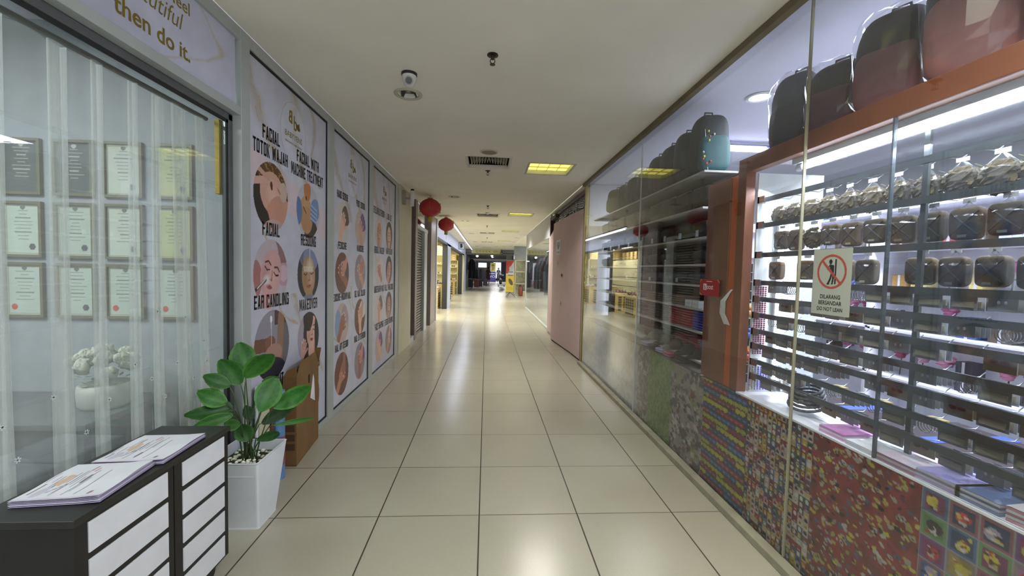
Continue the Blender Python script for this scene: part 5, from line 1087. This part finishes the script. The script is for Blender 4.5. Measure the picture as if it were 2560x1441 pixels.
for k, (y, c, nm) in enumerate(((3.22, '1c1c1e', 'black'), (3.45, '9c3a50', 'crimson'), (3.62, 'b0b0cc', 'pale lilac'), (3.8, '24242a', 'dark'), (3.98, 'a4a8c4', 'bluish white'))):
    folded(nm+' cloth stuffed under the lowest shelf, '+where[k][1], (1.68, y, .765), c, .13, .038)
# ================================================================== pink boards, glass shop on the right
t = thing('pink_hoarding', 'closed kiosk of tall folded pink boards on the right of the passage', 'hoarding', (0, 0, 0))
PB = [((1.575, 6.52), 2.53), ((1.545, 7.15), 2.54), ((1.415, 8.6), 2.50), ((1.50, 9.05), 2.44), ((1.52, 9.85), 2.30)]
for k in range(4):
    (a, za), (b_, zb) = PB[k], PB[k+1]; ax, ay = a; bx, by = b_; m = MB(); d = .02
    m.add([(ax, ay, .03), (bx, by, .03), (bx+d, by+.004, .03), (ax+d, ay+.004, .03), (ax, ay, za), (bx, by, zb), (bx+d, by+.004, zb), (ax+d, ay+.004, za)], [(0, 1, 2, 3), (4, 7, 6, 5), (0, 4, 5, 1), (1, 5, 6, 2), (2, 6, 7, 3), (3, 7, 4, 0)])
    m.build('board', PINK, t)
b = MB()
for (x, y) in ((1.56, 6.53), (1.55, 7.15), (1.44, 8.55), (1.53, 9.1), (1.54, 9.8)): b.box(x, y-.03, 0, x+.08, y+.03, .04)
b.build('feet', BLK, t)
def onpink(y, z, w, h, off=.003):   # point on the long pink board
    u = (y-7.15)/(8.6-7.15); return (1.545-.13*u-off, y, z)
def stick(name, label, cat, y, z, w, h, col, draw):
    t = thing(name, label, cat, onpink(y, z, w, h)); p = Pic(w, h, .012, col); draw(p); dx = .13/1.45
    p.build('sheet', (-dx*w/2, w/2, -h/2), (dx, -1, 0), (0, 0, 1), paint(.5), t)
def _n(p): p.rect(p.w*.15, p.h*.55, p.w*.85, p.h*.85, '6a86a0'); p.ell(p.w*.5, p.h*.5, p.w*.2, p.h*.15, '3a4a5a'); p.rect(p.w*.2, p.h*.1, p.w*.8, p.h*.2, '8a8a8a')
stick('notice', 'white notice with a dark picture stuck on the pink boards', 'notice', 8.18, 1.98, .30, .30, 'c6c8cc', _n)
stick('notice', 'small faded paper notice below the white one on the pink boards', 'notice', 8.18, 1.66, .20, .18, 'b09a8c', lambda p: p.rect(p.w*.2, p.h*.3, p.w*.8, p.h*.7, '8d8478'))
for k, (y, z) in enumerate(((7.85, 1.42), (7.92, .86))):
    t = thing('padlock', 'small '+['dark red', 'silver'][k]+' padlock latch on the pink boards, '+['upper', 'lower'][k]+' one', 'padlock', onpink(y, z, 0, 0, .01)); MB().box(-.012, -.02, -.03, .008, .02, .02).build('body', mat('latch%d' % k, ['5a2024', 'a8a8a4'][k], .4, .4), t, bevel=.003); MB().tube([(-.002, -.012, .02), (-.002, -.008, .045), (-.002, .008, .045), (-.002, .012, .02)], .003).build('shackle', CHROME, t)
struct('wall_right_kiosk_back', MB().box(2.6, 6.5, 0, 2.65, 9.9, CZ-.002), mat('kiosk_dark', '5d564e', .8))
t = thing('kiosk_portal', 'dark brown kiosk frame and header above the pink boards', 'frame', (0, 0, 0)); b = MB(); b.box(1.55, 9.9, 2.1, 1.66, 9.98, 2.80); b.box(1.55, 9.2, 2.72, 1.66, 9.98, 2.80); b.build('post', mat('dk_brown', '3a2620', .6), t)
rg = random.Random(51); t = None
for q in range(24):
    y = 6.7+q*.103+rg.uniform(-.02, .02); lab = 'dusty silver and glass drop ornament hanging above the pink boards'
    if t is None:
        t = thing('hanging_ornament', lab, 'ornament', (1.63, y, 2.79), 0, 'drop ornaments above the pink boards'); b = MB()
        b.tube([(0, 0, 0), (.004, 0, -.10), (0, 0, -.2)], .003, 4); b.build('chain', CHROME, t)
        b = MB(); [b.sell((0, 0, -.05-.045*k), (.012+.004*k, .012+.004*k, .014+.003*k), 1, 1, 8, 6) for k in range(4)]; b.build('drop', CHROME, t, smooth=True)
    else: dup(t, (1.63, y, 2.79), rg.uniform(0, 2), lab, scale=(1, 1, rg.uniform(.6, 1.1)))
t = thing('kiosk_header', 'long dull purple header rail from which the drop ornaments hang', 'rail', (0, 0, 0))
MB().box(1.60, 6.65, 2.79, 1.66, 9.2, 2.83).build('header_rail', mat('purple_board', '6d5e6a', .6), t)
# glass shop
w5 = thing('window_5', None, None); w5['kind'] = 'structure'
for y0, y1 in ((9.95, 12.0), (12.0, 14.05), (14.05, 16.0)): MB().box(1.575, y0+.004, .05, 1.585, y1-.004, 2.33).build('glass', GLASS, w5)
MB().box(1.55, 9.95, 0, 1.61, 16.0, .05).build('window_frame', ALU, w5); MB().box(1.56, 9.95, 2.33, 1.60, 16.0, CZ-.002).build('header_panel', mat('header_pale', 'a9a9ae', .6), w5)
MB().box(1.56, 15.98, 0, 1.60, 16.03, CZ-.002).build('corner_post', ALU, w5)
w6 = thing('window_6', None, None); w6['kind'] = 'structure'; MB().box(1.60, 16.0, .05, 6, 16.01, 2.33).build('glass', GLASS, w6); MB().box(1.60, 15.99, 2.33, 6, 16.03, CZ-.002).build('header_panel', mat('header_pale'), w6)
struct('wall_right_glass_shop', MB().box(3.9, 9.9, 0, 3.95, 16, CZ-.002), mat('cream_wall', 'c9c3a4', .7))
struct('wall_right_divider_far', MB().box(1.66, 9.9, 0, 3.9, 9.95, CZ-.002), mat('cream_wall'))
t = thing('garment_rail', 'long chrome clothes rail inside the glass shop', 'clothes rail', (2.0, 10.2, 0)); MB().cyl((0, 0, 2.02), (0, 5.4, 2.02), .014).build('bar', CHROME, t)
for y in (0, 2.7, 5.4): MB().cyl((0, y, 0), (0, y, 2.02), .014).build('leg', CHROME, t)
rg = random.Random(61); gcol = [('5a6270', 'slate'), ('6e7686', 'grey-blue'), ('4a4044', 'charcoal'), ('6a4a4c', 'wine'), ('80868c', 'light grey'), ('3c4248', 'dark slate')]
def garment(name, label, cat, loc, col, w, l, group, rz=0, n=10):
    t = thing(name, label, cat, loc, rz, group); vs = []; fs = []
    for i in range(7):
        u = i/6; ww = w*(.35+.65*min(1, u*3))*(1+.15*u)
        for j in range(n+1): v = j/n*2-1; vs.append((ww*v, .03*math.sin(v*9+i*.4)+.02, -.04-l*u))
    for i in range(6): fs += [(i*(n+1)+j, i*(n+1)+j+1, (i+1)*(n+1)+j+1, (i+1)*(n+1)+j) for j in range(n)]
    o = MB().add(vs, fs).build('cloth', mat('garment_'+col, col, .8, 0, .15, 12), t, smooth=True); so = o.modifiers.new('s', 'SOLIDIFY'); so.thickness = .02
    MB().tube([(-w*.4, .02, -.05), (0, .02, -.005), (w*.4, .02, -.05)], .006).build('hanger', CHROME, t)
for k in range(16):
    c, nm = gcol[k % 6]; garment('hanging_garment', nm+' long garment on the rail in the glass shop, '+ORD[k]+' from the pink boards', 'garment', (2.0, 10.4+k*.32, 2.005), c, .20, rg.uniform(.95, 1.25), 'garments on the glass-shop rail', rg.uniform(-.3, .3))
# ------------------------------------------------------------------ far end of the passage
def frame_unit():
    t = thing('glass_showcase', 'tall cream-framed glass showcase at the corner of the far passage', 'showcase', (1.66, 23.6, 0)); cr = mat('cream_frame', 'b9b594', .5); b = MB()
    for x in (0, .62):
        for y in (0, .6): b.box(x, y, 0, x+.05, y+.05, 2.1)
    for z in (0.02, .68, 1.38, 2.06):
        b.box(0, 0, z, .67, .05, z+.05); b.box(0, 0, z, .05, .65, z+.05)
    b.build('frame', cr, t); MB().box(.05, .4, .05, .62, .42, 2.06).build('back_panel', mat('case_back', '6f6a50', .6, 0, .5, 9), t)
    for z in (.69, 1.39): MB().box(.04, .05, z, .63, .42, z+.02).build('shelf', cr, t)
    MB().box(.0, -.004, 0, .67, -.001, 2.1).build('glass', GLASS, t)
frame_unit()
struct('wall_right_case_column', MB().box(1.62, 23.62, 2.12, 2.36, 24.3, CZ-.002), mat('column_glassy', '8c9296', .3, .2, .1, 3))
struct('wall_right_column', MB().box(2.36, 23.6, 0, 2.56, 24.3, CZ-.002), mat('dark_col', '3a3a36', .6))
struct('wall_right_grey_pillar', MB().box(1.45, 29.2, 0, 1.8, 30, 2.88), mat('grey_pillar', '77756e', .7))
t = thing('fire_extinguisher', 'red fire extinguisher standing before the cream showcase', 'fire extinguisher', (2.0, 23.3, 0)); MB().lathe([(0, 0), (.09, 0), (.095, .03), (.095, .48), (.05, .56), (.03, .58), (0, .58)], n=18).build('cylinder', mat('ext_red', '7c3024', .4), t, smooth=True)
MB().box(-.02, -.07, .58, .02, .05, .64).build('valve', BLK, t); MB().tube([(0, -.03, .6), (.1, -.06, .5), (.11, -.06, .2)], .012).build('hose', BLK, t)
t = thing('water_dispenser_box', 'red and cream carton stacked beside the fire extinguisher', 'box', (2.2, 23.32, 0)); MB().box(-.08, -.08, 0, .08, .08, .3).build('carton', mat('box_cream', 'a59a78', .6), t)
t = thing('pull_up_banner', 'tall narrow red and yellow banner on a black tripod stand', 'banner', (1.28, 21.9, 0), -.35)
p = Pic(.46, 1.72, .012, 'b09c3e'); p.rect(0, .95, 9, 9, 'a4a8b0'); p.poly([(0, 1.0), (0, 1.72), (.46, 1.72), (.30, 1.45), (.12, 1.0)], '9a3a34'); p.ell(.28, .55, .10, .2, '4a4634', .5); p.rect(.12, 1.05, .40, 1.12, '6a7078'); p.rect(.12, .88, .40, .93, '4a5058'); p.ell(.3, 1.28, .12, .14, '9aa0a8'); p.rect(.05, .1, .41, .3, 'a8943a')
p.build('banner_print', (-.23, -.012, .30), (1, 0, 0), (0, 0, 1), paint(.5), t); MB().box(-.23, -.01, .30, .23, -.002, 2.02).build('banner_back', mat('banner_black', '17171a', .6), t)
b = MB(); b.cyl((0, .02, .25), (0, .02, 2.0), .012)
for a in (.4, 2.5, 4.6): b.cyl((0, .02, .3), (.34*math.cos(a), .02+.34*math.sin(a), .01), .011)
b.build('tripod', BLK, t)
t = thing('overhead_sign', 'wide cream overhead sign board across the far passage', 'sign', (0, 28, 0)); p = Pic(2.0, .31, .012, 'c4c08c'); p.rect(.05, .02, 1.95, .03, '9a966a')
for q in range(5): p.rect(.3+q*.22, .1, .42+q*.22, .2, 'a8a478')
p.rect(1.5, .08, 1.8, .11, '7a7a5a'); p.rect(1.5, .17, 1.8, .20, '7a7a5a'); p.build('print', (-1.05, -.006, 2.585), (1, 0, 0), (0, 0, 1), paint(.5), t); MB().box(-1.05, -.005, 2.585, .95, .1, 2.895).build('board', mat('cream_sheet2', 'b7b384', .6), t)
t = thing('exit_lamp_box', 'small black sign box with a white figure beside the overhead sign', 'sign', (1.03, 27.9, 2.56)); MB().box(-.01, 0, .17, .01, .02, .33).build('bracket', BLK, t); MB().box(-.07, -.02, 0, .07, .03, .17).build('box', BLK, t); MB().box(-.02, -.024, .03, .02, -.021, .12).build('symbol', WHT, t)
struct('wall_far_lintel', MB().box(-6, 28.02, 2.50, 7, 28.15, CZ+.02), mat('lintel', '6b6c6c', .8))
tag(MB().box(-.06, 0, 0, .06, 1.2, .03).build('far_ceiling_tube', TUBE, loc=(.4, 31, 2.56)), 'first pale ceiling tube beyond the overhead sign', 'tube light', 'tubes beyond the overhead sign')
tag(MB().box(-.06, 0, 0, .06, 1.2, .03).build('far_ceiling_tube', TUBE, loc=(.5, 35, 2.56)), 'second pale ceiling tube beyond the overhead sign', 'tube light', 'tubes beyond the overhead sign')
tag(MB().sell((0, 0, 0), (.10, .10, .08)).build('spot_lamp', mat('lit_spot', 'ffffff', emit='fffdf4', es=4), loc=(-.75, 32, 2.53), smooth=True), 'bright round lamp over the dark clothes racks', 'lamp')
# daylight opening and lit shopfront at the end
struct('window_7', MB().box(.95, 56, .3, 2.0, 56.05, 2.5), mat('daylight', 'ffffff', emit='e6eeff', es=1.6))
t = thing('lit_sign_box', 'glowing white-violet sign box above the clothes racks at the far end', 'sign', (-.45, 50, 1.75)); MB().box(-.55, 0, 0, .45, .1, .55).build('light_panel', mat('lit_violet', 'ffffff', emit='efe4ff', es=1.7), t); MB().box(-.6, .1, -1.75, .5, .15, .6).build('case', BLK, t)
t = thing('promotion_counter', 'purple promotion counter lettered VO at the far end', 'counter', (.72, 50, 0)); MB().box(-.5, 0, 0, .45, .6, 1.25).build('body', mat('vivo_purple', '3d3a78', .5), t)
MB().box(-.32, -.006, .98, .32, -.001, 1.03).build('white_line', WHT, t); MB().text('VO', .42, (-.02, -.008, .62), (1, 0, 0), (0, 0, 1), 1.35, -.01).build('lettering', WHT, t)
t = thing('yellow_poster', 'yellow poster with a dark figure shape above the purple counter', 'poster', (.80, 50.2, 1.27)); p = Pic(.62, 1.05, .02, 'b9a83c'); p.ell(.3, .72, .18, .14, '4a4430'); p.ell(.33, .45, .16, .3, '8a7c4a'); p.poly([(.1, .1), (.3, .5), (.2, .1)], '5a5230'); p.build('print', (-.31, 0, 0), (1, 0, 0), (0, 0, 1), paint(.5), t); MB().box(-.33, .004, -.02, .33, .03, 1.07).build('board', WHT, t)
def figure(name, label, cat, loc, cloth, skin, rz=0, s_=1.0):
    t = thing(name, label, cat, loc, rz)
    J = [(0, 0, .95), (0, 0, 1.2), (0, 0, 1.42), (0, .0, 1.5), (0, -.01, 1.62), (.19, 0, 1.38), (.24, .02, 1.1), (.25, -.06, .86), (-.19, 0, 1.38), (-.24, .02, 1.1), (-.25, -.06, .86), (.09, 0, .88), (.10, -.02, .48), (.10, .0, .07), (.10, -.10, .03), (-.09, 0, .88), (-.10, .03, .48), (-.11, .06, .07), (-.11, -.04, .03)]
    Ed = [(0, 1), (1, 2), (2, 3), (3, 4), (2, 5), (5, 6), (6, 7), (2, 8), (8, 9), (9, 10), (0, 11), (11, 12), (12, 13), (13, 14), (0, 15), (15, 16), (16, 17), (17, 18)]
    Rr = [.14, .12, .13, .05, .09, .055, .042, .03, .055, .042, .03, .09, .06, .045, .035, .09, .06, .045, .035]
    me = bpy.data.meshes.new('body'); me.from_pydata([tuple(q*s_ for q in v) for v in J], Ed, []); o = bpy.data.objects.new('body', me); COL.objects.link(o); o.parent = t; me.materials.append(mat('skin_'+skin, skin, .6))
    sk = o.modifiers.new('skin', 'SKIN'); sv = me.skin_vertices[0].data
    for i, v in enumerate(sv): v.radius = (Rr[i]*s_, Rr[i]*s_); v.use_root = i == 0
    o.modifiers.new('sub', 'SUBSURF').levels = 1
    MB().lathe([(.24, .45), (.20, .9), (.16, 1.1), (.17, 1.35), (.10, 1.47), (.06, 1.48)], n=16).build('dress', mat('cloth_'+cloth, cloth, .8), t, smooth=True); MB().sell((0, .02, 1.65), (.105, .12, .12)).build('hair', mat('hair_black', '17130f', .7), t, smooth=True)
figure('person', 'person in dusky pink clothes standing by the clothes racks at the far end', 'person', (.18, 42, 0), '8a5a66', 'a8806c')
figure('mannequin', 'black-dressed mannequin standing beside the purple counter', 'mannequin', (1.45, 48.5, 0), '15151a', '1c1c20')
t = thing('luggage_trolley', 'black trolley piled with dark goods on the right of the far passage', 'trolley', (1.35, 36, 0)); b = MB(); b.box(-.3, -.3, .12, .3, .3, .16)
for x in (-.25, .25):
    for y in (-.25, .25): b.cyl((x-.02, y, .06), (x+.02, y, .06), .06, 12)
b.build('base', BLK, t); b = MB(); rg = random.Random(71)
for q in range(12): b.sell((rg.uniform(-.2, .2), rg.uniform(-.2, .2), .3+q*.07), (.12, .12, .09), .6, .6, 10, 8, 0, 1, rg.choice(['1c1c20', '3a3e48', '8a9098', '2a2c34']))
b.build('load', paint(.6), t, smooth=True)
# dark clothes racks
t = thing('clothes_rack', 'dark clothes rack along the left of the far passage, nearer one', 'clothes rack', (-1.1, 33.5, 0)); MB().cyl((0, 0, 1.95), (0, 2.5, 1.95), .02).build('bar', BLK, t)
for y in (0, 2.5): MB().cyl((0, y, 0), (0, y, 1.95), .02).build('leg', BLK, t)
t = thing('clothes_rack', 'dark clothes rack along the left of the far passage, farther one', 'clothes rack', (-.5, 37, 0)); MB().cyl((0, 0, 1.55), (0, 2.0, 1.55), .02).build('bar', BLK, t)
for y in (0, 2.0): MB().cyl((0, y, 0), (0, y, 1.55), .02).build('leg', BLK, t)
for k in range(9):
    c, nm = [('1e2028', 'black'), ('2a2834', 'dark navy'), ('3a3438', 'charcoal'), ('24242a', 'inky')][k % 4]
    garment('dark_garment', nm+' garment on the nearer dark rack, '+ORD[k]+' along', 'garment', (-1.08, 33.6+k*.27, 1.93), c, .36, 1.15, 'garments on the dark racks', rg.uniform(-.2, .2))
    garment('dark_garment', nm+' garment on the farther dark rack, '+ORD[k]+' along', 'garment', (-.5, 37.1+k*.22, 1.53), c if k % 3 else '4a4450', .40, 1.05, 'garments on the dark racks', rg.uniform(-.2, .2))
    garment('dark_garment', nm+' garment on the tall dark rack by the left wall, '+ORD[k]+' along', 'garment', (-1.12, 30.6+k*.22, 2.28), c, .26, .8, 'garments on the dark racks', rg.uniform(-.2, .2))
t = thing('clothes_rack', 'tall dark clothes rack hard against the far left wall', 'clothes rack', (-1.12, 30.5, 0)); MB().cyl((0, 0, 2.3), (0, 2.1, 2.3), .02).build('bar', BLK, t)
for y in (0, 2.1): MB().cyl((0, y, 0), (0, y, 2.3), .02).build('leg', BLK, t)
for k, (x, y, c, nm) in enumerate(((-1.25, 33.0, '24262c', 'black'), (-.80, 33.1, '7a4a38', 'tan brown'), (-.5, 34.4, '2c2a34', 'dark plum'), (-.1, 36.6, '3a3238', 'charcoal pink'))):
    t = thing('suitcase', nm+' suitcase on the floor by the dark clothes racks', 'suitcase', (x, y, 0)); MB().box(-.18, -.12, .04, .18, .12, .66).build('shell', mat('case_'+c, c, .6), t, bevel=.03); MB().tube([(-.08, 0, .66), (-.08, 0, .82), (.08, 0, .82), (.08, 0, .66)], .01).build('handle', BLK, t)
    b = MB(); [b.cyl((sx*.14-.01, 0, .025), (sx*.14+.01, 0, .025), .025, 10) for sx in (-1, 1)]; b.build('wheel', BLK, t)
# ------------------------------------------------------------------ shoe shop contents
struct('wall_left_shoe_shelf_back', MB().box(-4.5, 20.4, 0, -1.95, 20.45, CZ-.002), WARMW)
def shelving(name, label, loc, L_, zs, d=.35):
    t = thing(name, label, 'shelf unit', loc)
    for z in zs: MB().box(0, -d, z-.02, L_, 0, z).build('shelf', mat('shoe_shelf', 'd8d3b4', .5), t)
    for x in (0, L_-.03): MB().box(x, -d, 0, x+.03, 0, zs[-1]).build('side', mat('shoe_shelf'), t)
shelving('shoe_shelf_unit', 'cream shoe shelves facing the passage inside the shoe shop', (-4.3, 20.38, 0), 2.3, [.4, .8, 1.23, 1.71, 2.16])
SHC = [('6a3c30', 'brown'), ('b9aa90', 'beige'), ('2a2426', 'black'), ('9c8c84', 'taupe'), ('8a4a4c', 'wine red'), ('c8c4bc', 'white')]
def shoes(label, loc, col, rz=0, s_=1):
    key = ('shoe', col)
    if key in protos: return dup(protos[key], loc, rz, label)
    t = thing('shoe_pair', label, 'shoes', loc, rz, 'shoes in the shoe shop'); protos[key] = t
    for sx in (-.055, .055):
        b = MB(); b.sell((sx, -.03, .035), (.042, .09, .03), .8, .9, 12, 8); b.sell((sx, .06, .05), (.038, .06, .048), .8, .8, 12, 8); b.build('shoe', mat('shoe_'+col, col, .5), t, smooth=True)
    return t
rg = random.Random(81)
for i, z in enumerate((.8, 1.23, 1.71)):
    for k in range(9):
        c, nm = SHC[rg.randrange(6)]; shoes(nm+' shoes, '+['lower', 'middle', 'upper'][i]+' shelf of the shoe unit, '+ORD[8-k]+' from the passage', (-4.1+k*.235, 20.2, z), c, rg.uniform(-.3, .3))
bxm = MB().box(-.15, -.10, 0, .15, .10, .11); bl = MB().box(-.152, -.102, .085, .152, .102, .112); bt = MB().box(-.06, -.1035, .025, .06, -.1025, .065)
def shoebox(label, loc, rz=0):
    if 'sb' in protos: return dup(protos['sb'], loc, rz, label)
    t = thing('shoe_box', label, 'shoe box', loc, rz, 'stacked shoe boxes'); protos['sb'] = t
    bxm.build('box_body', mat('sb_kraft', 'b59a62', .7), t); bl.build('lid', mat('sb_lid', 'c2ab78', .7), t); bt.build('label', mat('sb_label', 'd8cdb0', .6), t); return t
for i in range(5):
    for k in range(7): shoebox('yellowish shoe box on top of the shoe unit, '+ORD[i]+' layer, '+ORD[6-k]+' from the passage', (-4.1+k*.315, 20.2, 2.161+i*.113))
def crate(label, loc, w, l, h, shoes_=6):
    t = thing('shoe_table', label, 'display table', loc); y_ = mat('crate_yellow', 'b39f66', .6); MB().box(-w/2, -l/2, h-.04, w/2, l/2, h).build('table_top', y_, t)
    MB().box(-w/2+.01, -l/2+.01, 0, w/2-.01, l/2-.01, h-.04).build('body', y_, t)
    b = MB()
    for r in range(6):
        for q in range(int(l/.2)): b.box(w/2-.009, -l/2+.04+q*.2, .06+r*(h-.16)/6, w/2-.004, -l/2+.2+q*.2-.03, .06+(r+.72)*(h-.16)/6)
    for r in range(6):
        for q in range(int(w/.2)): b.box(-w/2+.04+q*.2, -l/2+.004, .06+r*(h-.16)/6, -w/2+.17+q*.2, -l/2+.009, .06+(r+.72)*(h-.16)/6)
    b.build('lattice', mat('crate_dark', '4c4030', .7), t)
crt = [(-2.05, 17.0, .75, .8, .85), (-1.95, 18.9, .6, .8, .8), (-2.1, 15.4, .7, .9, .72), (-2.15, 13.6, .7, .9, .72), (-2.4, 21.9, .7, .8, .8), (-2.1, 23.2, .7, .7, .85)]
for k, (x, y, w, l, h) in enumerate(crt):
    crate('yellow lattice table of shoes near the shoe shop front, '+ORD[[2, 3, 1, 0, 4, 5][k]]+' from the lanterns', (x, y, 0), w, l, h)
    for q in range(8):
        c, nm = SHC[rg.randrange(6)]; shoes(nm+' shoes on the '+ORD[[2, 3, 1, 0, 4, 5][k]]+' lattice table, '+['front', 'back'][q//4]+' row, '+ORD[q % 4], (x-w/2+.12+(q % 4)*(w-.2)/3.2, y-.18+.34*(q//4), h+.001), c, rg.uniform(-.4, .4))
shelving('shoe_shelf_unit', 'tall cream shoe shelves at the far end of the shoe shop', (-4.4, 24.45, 0), 2.7, [.4, .8, 1.2, 1.6, 2.0])
for i in range(4):
    for k in range(8):
        if i < 3: shoebox('yellowish shoe box on the far end shelves, '+ORD[i]+' layer, '+ORD[7-k]+' from the passage', (-4.15+k*.315, 24.2, 2.001+i*.113))
        c, nm = SHC[rg.randrange(6)]; shoes(nm+' shoes on the far end shelves, '+ORD[i]+' shelf up, '+ORD[7-k]+' from the passage', (-4.15+k*.31, 24.2, [.4, .8, 1.2, 1.6][i]), c, 0)
shelving('shoe_wall_shelf', 'long cream shelves along the side wall of the shoe shop', (-3.6, 20.3, 0), .35, [.5, .9, 1.3, 1.7, 2.1], 8.4)
for i in range(3):
    for k in range(14):
        c, nm = SHC[rg.randrange(6)]; shoes(nm+' shoes on the side wall shelves, '+ORD[i]+' shelf up, '+ORD[k]+' from the lanterns', (-3.42, 12.2+k*.56, [.9, 1.3, 1.7][i]), c, PI/2)
for i in range(3):
    for k in range(14): shoebox('yellowish shoe box on the side wall shelves, '+ORD[i]+' layer, '+ORD[k]+' from the lanterns', (-3.42, 12.2+k*.5, 2.101+i*.113), PI/2)
# light strip under the fascia and small projecting sign
t = thing('strip_light', 'long bluish strip light on the ceiling before the shoe shop fascia', 'strip light', (-1.03, 11.9, 2.845)); MB().box(-.03, 0, .0, .03, 18, .043).build('channel', mat('chan', '8a8890', .5), t); MB().box(-.022, .02, -.012, .022, 17.9, .0).build('diffuser', mat('strip_lit', 'ffffff', emit='dfe4ff', es=5), t)
t = thing('projecting_sign', 'small square black-framed picture sign on the pale shoe shop fascia', 'sign', (-1.46, 21.0, 2.50)); MB().box(0, 0, 0, .30, .04, .36).build('frame', BLK, t); p = Pic(.27, .33, .02, 'b4bcc0'); p.ell(.13, .15, .06, .1, '2a2c30'); p.ell(.13, .24, .05, .04, '2a2c30'); p.build('picture', (.015, -.002, .015), (1, 0, 0), (0, 0, 1), paint(.5), t)
